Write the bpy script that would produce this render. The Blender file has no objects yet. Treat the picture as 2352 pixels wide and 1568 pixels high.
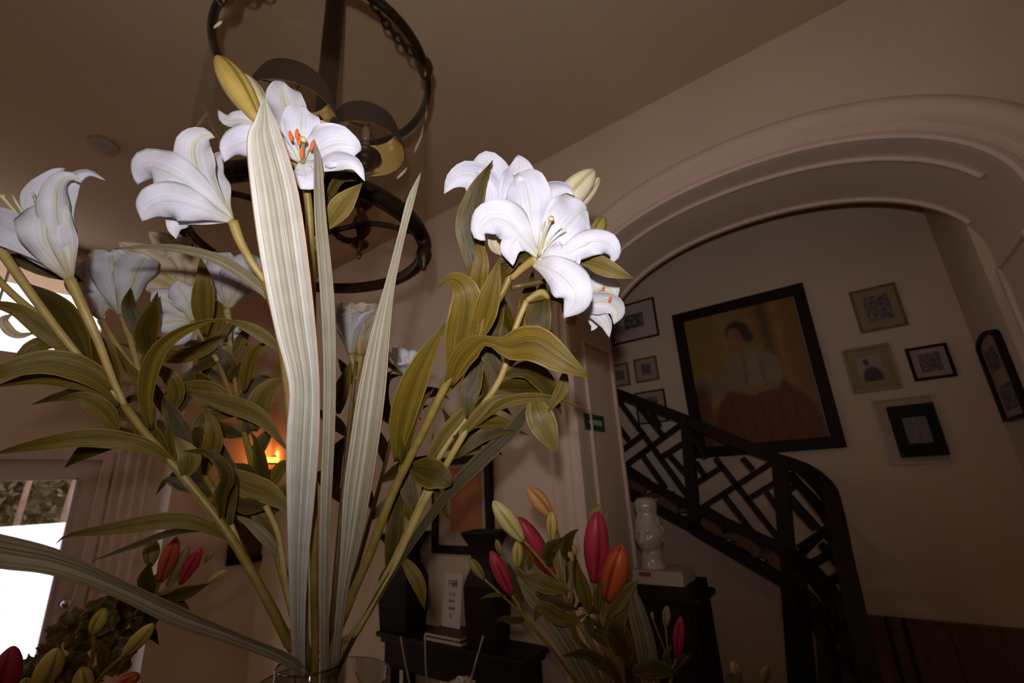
import bpy, bmesh, math, random
import numpy as np
from mathutils import Vector, Matrix

random.seed(7); rng = np.random.default_rng(7)
scene = bpy.context.scene
C = scene.collection

# ------------------------------------------------------------------ camera
F = 1036.0; CX, CY = 1176.0, 784.0; CAMZ = 1.80
def _n(v): return v / np.linalg.norm(v)
_Z = _n(np.array([-176., -3234., 1036.]))
_X = np.array([1513., -414., -1036.]); _X = _n(_X - _Z * (_X @ _Z))
_Y = np.cross(_Z, _X)
if _Y[2] < 0: _Y = -_Y
CAM = np.array([0., 0., CAMZ])
def ray(px, py):
    d = np.array([px - CX, py - CY, F]) / F
    return np.array([d @ _X, d @ _Y, d @ _Z])
KD = 1.25   # bouquets stand this much further out than the first estimate
def W(px, py, d): return CAM + ray(px, py) * (d * KD)
def on_y(px, py, y): r = ray(px, py); return CAM + r * (y / r[1])
def on_x(px, py, x): r = ray(px, py); return CAM + r * (x / r[0])
def on_z(px, py, z): r = ray(px, py); return CAM + r * ((z - CAMZ) / r[2])

cam_data = bpy.data.cameras.new('camera')
cam = bpy.data.objects.new('camera', cam_data); C.objects.link(cam)
cam_data.sensor_width = 36.0; cam_data.lens = F / 2352.0 * 36.0
cam_data.clip_start = 0.02
right = Vector((_X[0], _Y[0], _Z[0])); down = Vector((_X[1], _Y[1], _Z[1])); fwd = Vector((_X[2], _Y[2], _Z[2]))
m = Matrix((( right.x, -down.x, -fwd.x, 0), (right.y, -down.y, -fwd.y, 0), (right.z, -down.z, -fwd.z, CAMZ), (0, 0, 0, 1)))
cam.matrix_world = m
cam_data.dof.use_dof = True; cam_data.dof.focus_distance = 0.78; cam_data.dof.aperture_fstop = 4.0
scene.camera = cam

# ------------------------------------------------------------------ world, flash, exposure
world = bpy.data.worlds.new('overcast_sky'); scene.world = world; world.use_nodes = True
bg = world.node_tree.nodes['Background']; bg.inputs[0].default_value = (0.93, 0.92, 1.0, 1); bg.inputs[1].default_value = 2.8
fl = bpy.data.lights.new('camera_flash', 'SPOT'); flo = bpy.data.objects.new('camera_flash', fl); C.objects.link(flo)
fl.energy = 35.0; fl.color = (1.0, 0.97, 0.99); fl.shadow_soft_size = 0.016; fl.spot_size = math.radians(144); fl.spot_blend = 1.0
fpos = Vector((0, 0, CAMZ)) - down * 0.11 - right * 0.02 - fwd * 0.08
flo.location = fpos
aim = Vector(W(1060, 320, 1.0)) - Vector((0, 0, CAMZ))
flo.rotation_euler = aim.to_track_quat('-Z', 'Y').to_euler()
for lx, en in ((-3.2, 8.5), (.5, 3.2)):  # unseen warm area lights, added as soft fill for the room
    hl = bpy.data.lights.new('hall_fill_light', 'AREA'); hlo = bpy.data.objects.new('hall_fill_light', hl); C.objects.link(hlo)
    hl.energy = en; hl.color = (1.0, .90, .64); hl.shape = 'DISK'; hl.size = .9; hlo.location = (lx, -1.9, 3.62)
vs = scene.view_settings; vs.view_transform = 'Standard'; vs.look = 'None'; vs.gamma = 1.0; vs.use_curve_mapping = False
vs.exposure = 0.0

# ------------------------------------------------------------------ materials
MATS = {}
def nodes_of(name):
    mt = bpy.data.materials.new(name); mt.use_nodes = True
    nt = mt.node_tree; b = nt.nodes['Principled BSDF']; MATS[name] = mt
    return mt, nt, b
def simple(name, col, rough=0.5, metal=0.0, noise=0.0, scale=20.0, bump=0.0, spec=0.5, emit=None, stretch=None):
    mt, nt, b = nodes_of(name); N = nt.nodes; L = nt.links
    b.inputs['Roughness'].default_value = rough; b.inputs['Metallic'].default_value = metal
    b.inputs['Specular IOR Level'].default_value = spec
    b.inputs['Base Color'].default_value = (*col, 1)
    if noise or bump:
        tc = N.new('ShaderNodeTexCoord'); mp = N.new('ShaderNodeMapping')
        if stretch: mp.inputs['Scale'].default_value = stretch
        L.new(tc.outputs['Object'], mp.inputs['Vector'])
        nz = N.new('ShaderNodeTexNoise'); nz.inputs['Scale'].default_value = scale; nz.inputs['Detail'].default_value = 5
        L.new(mp.outputs[0], nz.inputs['Vector'])
        if noise:
            rp = N.new('ShaderNodeValToRGB'); e = rp.color_ramp.elements
            e[0].position = .3; e[1].position = .7
            e[0].color = (*[c * (1 - noise) for c in col], 1); e[1].color = (*[min(1, c * (1 + noise)) for c in col], 1)
            L.new(nz.outputs['Fac'], rp.inputs[0]); L.new(rp.outputs[0], b.inputs['Base Color'])
        if bump:
            bp = N.new('ShaderNodeBump'); bp.inputs['Strength'].default_value = bump; bp.inputs['Distance'].default_value = .003
            L.new(nz.outputs['Fac'], bp.inputs['Height']); L.new(bp.outputs[0], b.inputs['Normal'])
    if emit:
        b.inputs['Emission Color'].default_value = (*emit[0], 1); b.inputs['Emission Strength'].default_value = emit[1]
    return mt

def ribbed(name, stops, rough=.45, veins=40.0, vein_amt=.15, bump=.25, transl=.2, tcol=None, spec=.28, tipcol=None, along=None, edge=None):
    """leaf / petal tissue: colour ramp across the width (UV x), fine parallel veins, light passing through"""
    mt, nt, b = nodes_of(name); N = nt.nodes; L = nt.links
    uv = N.new('ShaderNodeUVMap'); sp = N.new('ShaderNodeSeparateXYZ'); L.new(uv.outputs[0], sp.inputs[0])
    rp = N.new('ShaderNodeValToRGB'); cr = rp.color_ramp
    while len(cr.elements) < len(stops): cr.elements.new(.5)
    for e, (p, c) in zip(cr.elements, stops): e.position = p; e.color = (*c, 1)
    L.new(sp.outputs[0], rp.inputs[0])
    mp = N.new('ShaderNodeMapping'); mp.inputs['Scale'].default_value = (veins, 1.3, 1); L.new(uv.outputs[0], mp.inputs[0])
    nz = N.new('ShaderNodeTexNoise'); nz.inputs['Scale'].default_value = 1.0; nz.inputs['Detail'].default_value = 3; L.new(mp.outputs[0], nz.inputs[0])
    mr = N.new('ShaderNodeMapRange'); mr.inputs[1].default_value = .3; mr.inputs[2].default_value = .7
    mr.inputs[3].default_value = 1 - vein_amt; mr.inputs[4].default_value = 1 + vein_amt * .6; L.new(nz.outputs['Fac'], mr.inputs[0])
    mul = N.new('ShaderNodeVectorMath'); mul.operation = 'SCALE'; L.new(rp.outputs[0], mul.inputs[0]); L.new(mr.outputs[0], mul.inputs['Scale'])
    colout = mul.outputs[0]
    if along:   # second tint along the length (UV y)
        r2 = N.new('ShaderNodeValToRGB'); c2 = r2.color_ramp
        while len(c2.elements) < len(along): c2.elements.new(.5)
        for e, (p, c) in zip(c2.elements, along): e.position = p; e.color = (*c, 1)
        L.new(sp.outputs[1], r2.inputs[0])
        m2 = N.new('ShaderNodeVectorMath'); m2.operation = 'MULTIPLY'; L.new(colout, m2.inputs[0]); L.new(r2.outputs[0], m2.inputs[1]); colout = m2.outputs[0]
    # slow mottling
    tc = N.new('ShaderNodeTexCoord'); n2 = N.new('ShaderNodeTexNoise'); n2.inputs['Scale'].default_value = 35; L.new(tc.outputs['Object'], n2.inputs[0])
    q = N.new('ShaderNodeMapRange'); q.inputs[1].default_value = .3; q.inputs[2].default_value = .7; q.inputs[3].default_value = .93; q.inputs[4].default_value = 1.05
    L.new(n2.outputs['Fac'], q.inputs[0]); m3 = N.new('ShaderNodeVectorMath'); m3.operation = 'SCALE'; L.new(colout, m3.inputs[0]); L.new(q.outputs[0], m3.inputs['Scale']); colout = m3.outputs[0]
    L.new(colout, b.inputs['Base Color']); b.inputs['Roughness'].default_value = rough; b.inputs['Specular IOR Level'].default_value = spec
    bp = N.new('ShaderNodeBump'); bp.inputs['Strength'].default_value = bump; bp.inputs['Distance'].default_value = .002
    L.new(nz.outputs['Fac'], bp.inputs['Height']); L.new(bp.outputs[0], b.inputs['Normal'])
    tr = N.new('ShaderNodeBsdfTranslucent'); mx = N.new('ShaderNodeMixShader'); mx.inputs[0].default_value = transl
    if tcol: tr.inputs[0].default_value = (*tcol, 1)
    else: L.new(colout, tr.inputs[0])
    out = N['Material Output']; L.new(b.outputs[0], mx.inputs[1]); L.new(tr.outputs[0], mx.inputs[2]); L.new(mx.outputs[0], out.inputs[0])
    return mt

def stripes(name, cols, edge_col, seed):
    """variegated strap leaf: many hard stripes across the width"""
    r = random.Random(seed); stops = [(0.0, edge_col), (.03, cols[0])]; p = .045; k = 0
    ramp = []
    while p < .95 and len(ramp) < 26:
        ramp.append((p, cols[r.randrange(len(cols))])); p += r.uniform(.018, .06)
    st = stops + ramp + [(.965, cols[0]), (.985, edge_col)]
    mt = ribbed(name, st[:32], rough=.5, veins=48, vein_amt=.34, bump=.7, transl=.08)
    return mt

def lin(r, g, b):
    f = lambda c: ((c / 255) / 12.92) if c <= 10 else (((c / 255) + .055) / 1.055) ** 2.4
    return (f(r), f(g), f(b))

PW = (.83, .81, .91)
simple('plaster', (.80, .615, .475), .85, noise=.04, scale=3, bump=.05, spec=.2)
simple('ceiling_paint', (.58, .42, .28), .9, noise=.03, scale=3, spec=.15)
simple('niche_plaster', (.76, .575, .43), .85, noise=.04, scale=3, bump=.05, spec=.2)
simple('trim_paint', (.83, .61, .51), .6, noise=.03, scale=8, spec=.3)
simple('floor_wood', (.16, .075, .03), .35, noise=.3, scale=6, stretch=(1, 12, 1))
simple('dark_wood', (.020, .011, .005), .6, noise=.35, scale=14, stretch=(8, 8, 1), bump=.1, spec=.18)
simple('brown_wood', (.15, .072, .024), .5, noise=.35, scale=10, stretch=(10, 10, 1))
simple('black_lacquer', (.013, .007, .003), .5, noise=.2, scale=20, spec=.25)
simple('bronze', (.030, .017, .009), .45, .6, noise=.3, scale=40)
simple('bronze_bright', (.085, .038, .014), .4, .8, noise=.25, scale=40)
simple('gold_inside', (1.0, .62, .24), .30, .25, noise=.08, scale=60)
simple('shade_outside', (.05, .035, .03), .6, noise=.1)
simple('candle_cover', (.30, .20, .12), .6)
simple('white_paint', (.66, .60, .62), .45, noise=.03)
simple('door_paint', (.74, .56, .50), .5, noise=.03, scale=8)
simple('pier_face_daylit', (.88, .78, .76), .5, noise=.02)  # pier plaster lightened to look lit by daylight
simple('chrome', (.6, .55, .55), .25, 1.0)
simple('frame_black', (.012, .008, .005), .55, noise=.2, spec=.15)
simple('frame_gold', (.20, .13, .055), .45, .3, noise=.3, scale=60)
simple('frame_cream', (.36, .26, .15), .5, noise=.15, scale=60)
simple('frame_painting', (.018, .010, .005), .55, noise=.35, scale=30, spec=.15)
simple('mat_board', (.42, .32, .24), .8, noise=.03)
simple('mat_board_white', (.56, .43, .37), .8, noise=.03)
simple('mat_board_yellow', (.34, .26, .14), .8, noise=.03)
simple('paper_white', (.70, .58, .52), .7)
simple('orange_art', (.40, .135, .03), .7, noise=.15, scale=14)
simple('ceramic', (.50, .44, .37), .15, noise=.12, scale=30, bump=.1, spec=.6)
simple('exit_green', (.010, .085, .04), .5)
simple('sign_white', (.55, .50, .46), .5)
simple('book_paper', (.62, .52, .44), .8, noise=.1, scale=80, stretch=(1, 1, 12))
simple('book_cream', (.50, .40, .31), .6, noise=.06)
simple('book_dark', (.035, .024, .018), .5, noise=.2)
simple('book_red', (.18, .05, .03), .6)
simple('reed', (.50, .27, .17), .7, noise=.15, scale=90, stretch=(1, 1, .1))
simple('anther', (.95, .16, .015), .75, noise=.25, scale=300, bump=.4)
simple('filament', (.70, .70, .55), .5)
simple('pistil', (.68, .56, .30), .5, noise=.1, scale=60)
simple('stigma', (.55, .42, .18), .5)
simple('wax_flower', (.70, .62, .48), .7, noise=.15, scale=60)
simple('smoke_plastic', (.42, .31, .24), .6)
simple('garden_wall', (.92, .92, .95), .8, noise=.02)
simple('garden_ground', (.80, .80, .82), .9, noise=.03)
simple('bark', (.22, .125, .08), .9, noise=.3, scale=12)
simple('hedge_leaf', (.115, .075, .02), .7, noise=.5, scale=4)
simple('table_wood', (.05, .025, .012), .35, noise=.3, scale=8, stretch=(1, 9, 1))
simple('soil_water', (.35, .33, .25), .1)
simple('lamp_glow', (1, .35, .06), .5, emit=((1.0, .26, .02), 9.0))
simple('bulb_glass', (.30, .22, .14), .15, spec=.8)
simple('filament_glow', (.6, .2, .05), .5)

def glass(name, tint, rough, amt):
    mt, nt, b = nodes_of(name); N = nt.nodes; L = nt.links
    tr = N.new('ShaderNodeBsdfTransparent'); tr.inputs[0].default_value = (*tint, 1)
    gl = N.new('ShaderNodeBsdfGlossy'); gl.inputs['Roughness'].default_value = rough
    fr = N.new('ShaderNodeFresnel'); fr.inputs[0].default_value = 1.45
    mu = N.new('ShaderNodeMath'); mu.operation = 'MULTIPLY'; mu.inputs[1].default_value = amt; mu.use_clamp = True
    L.new(fr.outputs[0], mu.inputs[0])
    mx = N.new('ShaderNodeMixShader'); L.new(mu.outputs[0], mx.inputs[0]); L.new(tr.outputs[0], mx.inputs[1]); L.new(gl.outputs[0], mx.inputs[2])
    L.new(mx.outputs[0], N['Material Output'].inputs[0]); return mt
glass('lantern_glass', (.965, .97, .945), .05, .10)
glass('window_glass', (.97, .97, .98), .02, .4)
glass('vase_glass', (.965, .97, .955), .02, .5)
glass('acrylic', (.93, .92, .92), .12, .6)

# plant tissue
G1 = (.200, .130, .015); G2 = (.105, .068, .007); G3 = (.34, .23, .055)
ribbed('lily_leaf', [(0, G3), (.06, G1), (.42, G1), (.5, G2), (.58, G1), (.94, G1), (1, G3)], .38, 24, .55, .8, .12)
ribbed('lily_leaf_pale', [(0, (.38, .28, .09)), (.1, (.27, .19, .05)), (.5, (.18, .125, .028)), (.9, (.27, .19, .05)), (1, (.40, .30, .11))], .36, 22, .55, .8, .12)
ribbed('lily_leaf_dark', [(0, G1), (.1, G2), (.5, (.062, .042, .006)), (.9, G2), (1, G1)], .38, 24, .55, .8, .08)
wing = [(0, (.76, .74, .82)), (.25, PW), (.46, PW), (.5, (.72, .72, .62)), (.54, PW), (.75, PW), (1, (.76, .74, .82))]
ribbed('petal_white', wing, .5, 18, .10, .3, .16, along=[(0, (.88, .86, .52)), (.18, (.98, .97, .88)), (.4, (1, 1, 1)), (1, (1, 1, 1))], spec=.25)
ribbed('petal_back', [(0, (.67, .65, .67)), (.3, PW), (.47, (.80, .78, .66)), (.5, (.62, .57, .32)), (.53, (.80, .78, .66)), (.7, PW), (1, (.67, .65, .67))], .5, 18, .14, .3, .16,
       along=[(0, (.72, .62, .30)), (.25, (.95, .92, .78)), (.5, (1, 1, 1)), (1, (1, 1, .98))], spec=.25)
ribbed('petal_cream', [(0, (.72, .62, .50)), (.3, (.80, .74, .66)), (.5, (.60, .42, .16)), (.7, (.80, .74, .66)), (1, (.66, .48, .24))], .55, 14, .14, .2, .22,
       along=[(0, (.75, .58, .25)), (.3, (.95, .85, .65)), (1, (1, .98, .95))], spec=.25)
def bud_mat(name, main, groove, tip, base):
    return ribbed(name, [(0, groove), (.05, main), (.28, main), (.333, groove), (.38, main), (.62, main), (.667, groove), (.71, main), (.95, main), (1, groove)], .42, 50, .16, .2, .06,
                  along=[(0, base), (.22, (1, 1, 1)), (.85, (1, 1, 1)), (1, tip)])
bud_mat('bud_yellow', (.60, .42, .10), (.22, .15, .03), (1.0, .7, .5), (.7, .75, .5))
bud_mat('bud_pale', (.74, .58, .22), (.34, .26, .08), (.95, .7, .4), (.75, .8, .6))
bud_mat('bud_cream', (.82, .70, .46), (.50, .38, .16), (1.0, .75, .4), (.9, .85, .6))
bud_mat('bud_gold', (.62, .42, .11), (.25, .16, .03), (.95, .7, .45), (.8, .8, .6))
bud_mat('bud_red', (.46, .034, .060), (.17, .014, .014), (1.3, 3.2, .8), (1.0, 2.2, .9))
bud_mat('bud_orange', (.52, .090, .022), (.20, .02, .006), (1.3, 2.2, 1.2), (.9, .6, .9))
bud_mat('bud_peach', (.68, .33, .10), (.30, .10, .03), (1.0, .9, .7), (.85, 1.2, .9))
bud_mat('bud_green', (.30, .22, .055), (.14, .10, .02), (1, 1, 1), (.8, .9, .8))
def stem_mat(name, c1, c2):
    mt, nt, b = nodes_of(name); N = nt.nodes; L = nt.links
    tc = N.new('ShaderNodeTexCoord'); nz = N.new('ShaderNodeTexNoise'); nz.inputs['Scale'].default_value = 28; nz.inputs['Detail'].default_value = 4
    L.new(tc.outputs['Object'], nz.inputs[0]); rp = N.new('ShaderNodeValToRGB'); e = rp.color_ramp.elements
    e[0].position = .35; e[1].position = .65; e[0].color = (*c1, 1); e[1].color = (*c2, 1); L.new(nz.outputs['Fac'], rp.inputs[0]); L.new(rp.outputs[0], b.inputs['Base Color'])
    b.inputs['Roughness'].default_value = .45
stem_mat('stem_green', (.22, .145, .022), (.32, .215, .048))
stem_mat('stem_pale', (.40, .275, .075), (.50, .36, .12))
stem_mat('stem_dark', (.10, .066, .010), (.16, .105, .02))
ST = [(.70, .66, .56), (.40, .385, .30), (.47, .45, .36), (.62, .59, .50), (.36, .35, .27), (.74, .70, .62)]
wh = (.72, .69, .62); gg = (.47, .45, .345); gl = (.57, .53, .42); br_ = (.40, .34, .25); eg = (.66, .40, .27)
ribbed('strap_leaf_a', [(0, eg), (.018, eg), (.03, wh), (.085, wh), (.095, br_), (.105, wh), (.135, wh), (.145, gl), (.19, gl), (.20, wh), (.225, gl), (.33, gg), (.42, gg), (.43, br_), (.44, wh), (.49, wh), (.50, gg), (.60, gg), (.61, gl), (.665, gl), (.68, wh), (.76, wh), (.77, br_), (.78, wh), (.80, br_), (.81, wh), (.88, wh), (.89, gl), (.90, wh), (.965, wh), (.98, eg), (1, eg)], .5, 48, .26, .7, .08)
stripes('strap_leaf_b', [(.54, .48, .36), (.36, .315, .21), (.28, .24, .15), (.46, .41, .30), (.62, .56, .45)], (.46, .29, .15), 5)
stripes('strap_leaf_c', [(.28, .235, .12), (.19, .16, .075), (.36, .30, .19), (.42, .33, .20), (.22, .185, .085)], (.42, .29, .16), 9)
stripes('strap_leaf_d', [(.09, .075, .03), (.14, .11, .05), (.06, .05, .02)], (.38, .20, .07), 11)
ribbed('frill_leaf', [(0, G1), (.3, (.085, .062, .018)), (.5, (.13, .095, .03)), (.7, (.085, .062, .018)), (1, G1)], .5, 9, .4, .6, .1)

# ------------------------------------------------------------------ mesh helpers
def thing(name, label, cat, loc, group=None):
    o = bpy.data.objects.new(name, None); C.objects.link(o); o.location = loc; o.empty_display_size = .05
    o['label'] = label; o['category'] = cat
    if group: o['group'] = group
    return o
def tag(o, label, cat, group=None):
    o['label'] = label; o['category'] = cat
    if group: o['group'] = group
    return o
def origin_of(p):
    v = np.zeros(3)
    while p is not None: v = v + np.array(p.location); p = p.parent
    return v
def mesh_obj(name, verts, faces, mat, parent=None, uvs=None, smooth=True, loc=None, solid=0.0, structure=False):
    base = origin_of(parent)
    off = base if loc is None else np.array(loc, float)
    V = [tuple(np.array(v, float) - off) for v in verts]
    me = bpy.data.meshes.new(name); me.from_pydata(V, [], faces)
    if uvs is not None:
        ul = me.uv_layers.new(name='UVMap'); li = np.zeros(len(me.loops), int); me.loops.foreach_get('vertex_index', li)
        ul.data.foreach_set('uv', np.asarray(uvs, float)[li].ravel())
    me.materials.append(MATS[mat] if isinstance(mat, str) else mat)
    if smooth: me.polygons.foreach_set('use_smooth', [True] * len(me.polygons))
    o = bpy.data.objects.new(name, me); C.objects.link(o); o.location = off - base
    if parent is not None: o.parent = parent
    if solid:
        md = o.modifiers.new('thickness', 'SOLIDIFY'); md.thickness = solid; md.offset = 0
    if structure: o['kind'] = 'structure'
    return o
def catmull(P, n):
    P = np.asarray(P, float)
    if len(P) == 2: return P[0] + np.linspace(0, 1, n)[:, None] * (P[1] - P[0])
    Q = np.vstack([2 * P[0] - P[1], P, 2 * P[-1] - P[-2]]); k = len(P) - 1
    ts = np.linspace(0, k, n); out = []
    for t in ts:
        i = min(int(t), k - 1); u = t - i; a, b, c, d = Q[i:i + 4]
        out.append(.5 * (2 * b + (c - a) * u + (2 * a - 5 * b + 4 * c - d) * u * u + (3 * b - a - 3 * c + d) * u ** 3))
    return np.array(out)
def arclen(P): 
    s = np.concatenate([[0], np.cumsum(np.linalg.norm(np.diff(P, axis=0), axis=1))]); return s / s[-1]
def unit(v): return v / np.maximum(np.linalg.norm(v, axis=-1, keepdims=True), 1e-9)
def tangents(P): return unit(np.gradient(P, axis=0))
def interp_tab(tab, t):
    tab = sorted(tab); return np.interp(t, [a for a, _ in tab], [b for _, b in tab])
LEAFP = [(0, .22), (.1, .48), (.28, .88), (.43, 1), (.58, .92), (.74, .64), (.88, .30), (.96, .10), (1, .01)]
PETP = [(0, .14), (.15, .34), (.34, .74), (.5, .98), (.62, 1), (.76, .82), (.87, .52), (.94, .26), (1, .01)]
STRAPP = [(0, .5), (.3, .9), (.6, 1), (.85, .7), (1, .02)]
def grid_faces(n, m):
    return [(i * m + j, i * m + j + 1, (i + 1) * m + j + 1, (i + 1) * m + j) for i in range(n - 1) for j in range(m - 1)]
def ribbon(name, P, width, mat, parent, prof=LEAFP, roll=0.0, cup=.18, fold=0.0, ruf=0.05, rufk=3, n=22, m=13, normals=None, solid=.0007, rib=.03, twist=0.0, pleat=.018):
    """thin leaf-like sheet round a centre line in space; width in metres; the sheet faces the viewer unless rolled"""
    P = catmull(P, n * 3); s = arclen(P); t = np.linspace(0, 1, n)
    P = np.stack([np.interp(t, s, P[:, k]) for k in range(3)], 1)
    T = tangents(P)
    if normals is None: Nn = CAM - P
    else: Nn = np.asarray(normals, float) if np.ndim(normals) == 2 else np.repeat(np.asarray(normals, float)[None], n, 0)
    Nn = unit(Nn - T * np.sum(Nn * T, 1, keepdims=True))
    S = np.cross(T, Nn)
    a = np.radians(roll + twist * t)[:, None]
    Nr = Nn * np.cos(a) + S * np.sin(a); Sr = np.cross(T, Nr)
    w = interp_tab(prof, t) * width * .5
    ph = rng.uniform(0, 6.28)
    V = []; UV = []
    for i in range(n):
        for j in range(m):
            u = -1 + 2 * j / (m - 1)
            h = w[i] * (cup * (u * u - .33) + fold * abs(u)) - width * rib * math.exp(-(u / .16) ** 2) * (1 - t[i] * .6)
            h += ruf * w[i] * math.sin(t[i] * rufk * 6.283 + ph + (1.9 if u > 0 else 0)) * abs(u) ** 2.2
            h += w[i] * pleat * math.cos(u * 11.0)
            V.append(P[i] + Sr[i] * (w[i] * u * (1 - .12 * cup * cup * u * u)) + Nr[i] * h); UV.append((.5 + u * .5, t[i]))
    return mesh_obj(name, V, grid_faces(n, m), mat, parent, UV, solid=solid)
def px_path(pts): return [W(*p) for p in pts]
def mean_d(pts): return sum(p[2] for p in pts) / len(pts)
def leaf(parent, pts, wpx, mat='lily_leaf', name='leaf', **k):
    return ribbon(name, px_path(pts), wpx * mean_d(pts) * KD / F, mat, parent, **k)
def petal(parent, pts, wpx, mat='petal_white', name='petal', **k):
    k.setdefault('prof', PETP); k.setdefault('cup', .35); k.setdefault('ruf', .2); k.setdefault('rufk', 2.3); k.setdefault('n', 26); k.setdefault('m', 13); k.setdefault('pleat', .008); k.setdefault('rib', .025)
    return ribbon(name, px_path(pts), wpx * mean_d(pts) * KD / F, mat, parent, **k)
def strap(name, st, mat, parent=None, n=40, m=41, cup=.10, fold=0.0, solid=.0009):
    """strap leaf from stations: (left x, left y, right x, right y, depth left, depth right)"""
    A = np.array([W(a[0], a[1], a[4]) for a in st]); B = np.array([W(a[2], a[3], a[5]) for a in st])
    A = catmull(A, n); B = catmull(B, n); V = []; UV = []
    t = np.linspace(0, 1, n)
    for i in range(n):
        mid = (A[i] + B[i]) / 2; s = B[i] - A[i]; w = np.linalg.norm(s)
        i0, i1 = max(0, i - 1), min(n - 1, i + 1); T = (A[i1] + B[i1] - A[i0] - B[i0])
        nn = np.cross(s, T); nn = nn / (np.linalg.norm(nn) + 1e-9)
        if nn @ (CAM - mid) < 0: nn = -nn
        for j in range(m):
            u = -1 + 2 * j / (m - 1)
            h = w * (cup * (u * u - .4) + fold * (abs(u) - .5)) + w * (.012 * math.cos(u * 34) + .008 * math.cos(u * 13 + 1))
            V.append(mid + s * .5 * u + nn * h); UV.append((.5 + u * .5, t[i]))
    o = mesh_obj(name, V, grid_faces(n, m), mat, parent, UV, solid=solid)
    return o
TS = 1.0
def tube(name, P, rad, mat, parent=None, seg=10, n=None, straight=False, cap=True, loc=None, smooth=True):
    P = np.asarray(P, float)
    k = len(P)
    if not straight: n = n or max(6, k * 4); Q = catmull(P, n)
    else: Q = P; n = k
    r = np.interp(np.linspace(0, 1, n), np.linspace(0, 1, len(rad)), rad) if np.ndim(rad) else np.full(n, rad)
    r = r * TS
    T = tangents(Q); up = np.array([.31, .17, .93])
    V = []; UV = []
    a0 = unit(np.cross(T[0], up)[None])[0]
    for i in range(n):
        a0 = a0 - T[i] * (a0 @ T[i]); a0 = a0 / np.linalg.norm(a0); b0 = np.cross(T[i], a0)
        for j in range(seg):
            an = 6.28318 * j / seg; V.append(Q[i] + (a0 * math.cos(an) + b0 * math.sin(an)) * r[i]); UV.append((j / seg, i / (n - 1)))
    Fc = [(i * seg + j, i * seg + (j + 1) % seg, (i + 1) * seg + (j + 1) % seg, (i + 1) * seg + j) for i in range(n - 1) for j in range(seg)]
    if cap: Fc += [tuple(range(seg - 1, -1, -1)), tuple(range((n - 1) * seg, n * seg))]
    return mesh_obj(name, V, Fc, mat, parent, UV, smooth=smooth, loc=loc)
def lathe_geo(center, axis, prof, seg=24, lobes=0, lobe_amt=0.0, start=None):
    axis = np.asarray(axis, float); axis = axis / np.linalg.norm(axis); c = np.asarray(center, float)
    h = np.array([1, 0, 0]) if abs(axis[0]) < .8 else np.array([0, 1, 0])
    if start is not None: h = start
    a = np.cross(axis, h); a /= np.linalg.norm(a); b = np.cross(axis, a); V = []; UV = []
    n = len(prof)
    for i, (r, z) in enumerate(prof):
        for j in range(seg + (1 if lobes else 0)):
            an = 6.28318 * j / seg; rr = r * (1 + lobe_amt * (abs(math.sin(an * lobes / 2)) ** .6 - .8)) if lobes else r
            V.append(c + axis * z + (a * math.cos(an) + b * math.sin(an)) * rr); UV.append((j / seg, i / (n - 1)))
    sg = seg + 1 if lobes else seg
    Fc = []
    for i in range(n - 1):
        for j in range(seg):
            j2 = j + 1 if lobes else (j + 1) % seg
            Fc.append((i * sg + j, i * sg + j2, (i + 1) * sg + j2, (i + 1) * sg + j))
    return V, Fc, UV
def lathe(name, center, prof, mat, parent=None, axis=(0, 0, 1), seg=28, loc=None, smooth=True):
    V, Fc, UV = lathe_geo(center, axis, prof, seg); return mesh_obj(name, V, Fc, mat, parent, UV, loc=loc, smooth=smooth)
BUDP = [(0.02, 0), (.34, .005), (.52, .10), (.78, .24), (.95, .40), (1, .52), (.96, .64), (.82, .77), (.58, .88), (.32, .955), (.10, .99), (0.01, 1)]
def bud(parent, tip, base, wpx, mat, name='bud', d=None):
    B = W(*base); T = W(*tip); ax = T - B; Ln = np.linalg.norm(ax); r = wpx * .5 * (tip[2] + base[2]) / 2 * KD / F
    view = CAM - B
    V, Fc, UV = lathe_geo(B, ax, [(r * a, Ln * z) for a, z in BUDP], 30, 3, .13, start=np.cross(ax, view) + view * rng.uniform(-.8, .8))
    return mesh_obj(name, V, Fc, mat, parent, UV)
def box_geo(cx, cy, cz, sx, sy, sz):
    V = [(cx + sx * i / 2, cy + sy * j / 2, cz + sz * k / 2) for i in (-1, 1) for j in (-1, 1) for k in (-1, 1)]
    return V, [(0, 1, 3, 2), (4, 6, 7, 5), (0, 4, 5, 1), (2, 3, 7, 6), (0, 2, 6, 4), (1, 5, 7, 3)]
def bevel(o, w=.003, seg=2):
    md = o.modifiers.new('bevel', 'BEVEL'); md.width = w; md.segments = seg; md.limit_method = 'ANGLE'; return o
def box(name, lo, hi, mat, parent=None, bev=.002, loc=None, structure=False):
    lo = np.array(lo, float); hi = np.array(hi, float); c = (lo + hi) / 2; s = hi - lo
    V, Fc = box_geo(*c, *s)
    o = mesh_obj(name, V, Fc, mat, parent, smooth=False, loc=loc, structure=structure)
    if bev: bevel(o, bev)
    return o
def beam(name, a, b, w, h, mat, parent=None, nrm=(0, 1, 0), bev=.002):
    """rectangular bar from a to b; w across in the plane, h along nrm"""
    a = np.asarray(a, float); b = np.asarray(b, float); t = unit((b - a)[None])[0]; nr = np.asarray(nrm, float); nr = unit((nr - t * (nr @ t))[None])[0]; s = np.cross(t, nr)
    V = [p + s * w / 2 * i + nr * h / 2 * j for p in (a, b) for i, j in ((-1, -1), (1, -1), (1, 1), (-1, 1))]
    Fc = [(3, 2, 1, 0), (4, 5, 6, 7)] + [(i, (i + 1) % 4, 4 + (i + 1) % 4, 4 + i) for i in range(4)]
    o = mesh_obj(name, V, Fc, mat, parent, smooth=False)
    if bev: bevel(o, bev)
    return o

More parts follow.
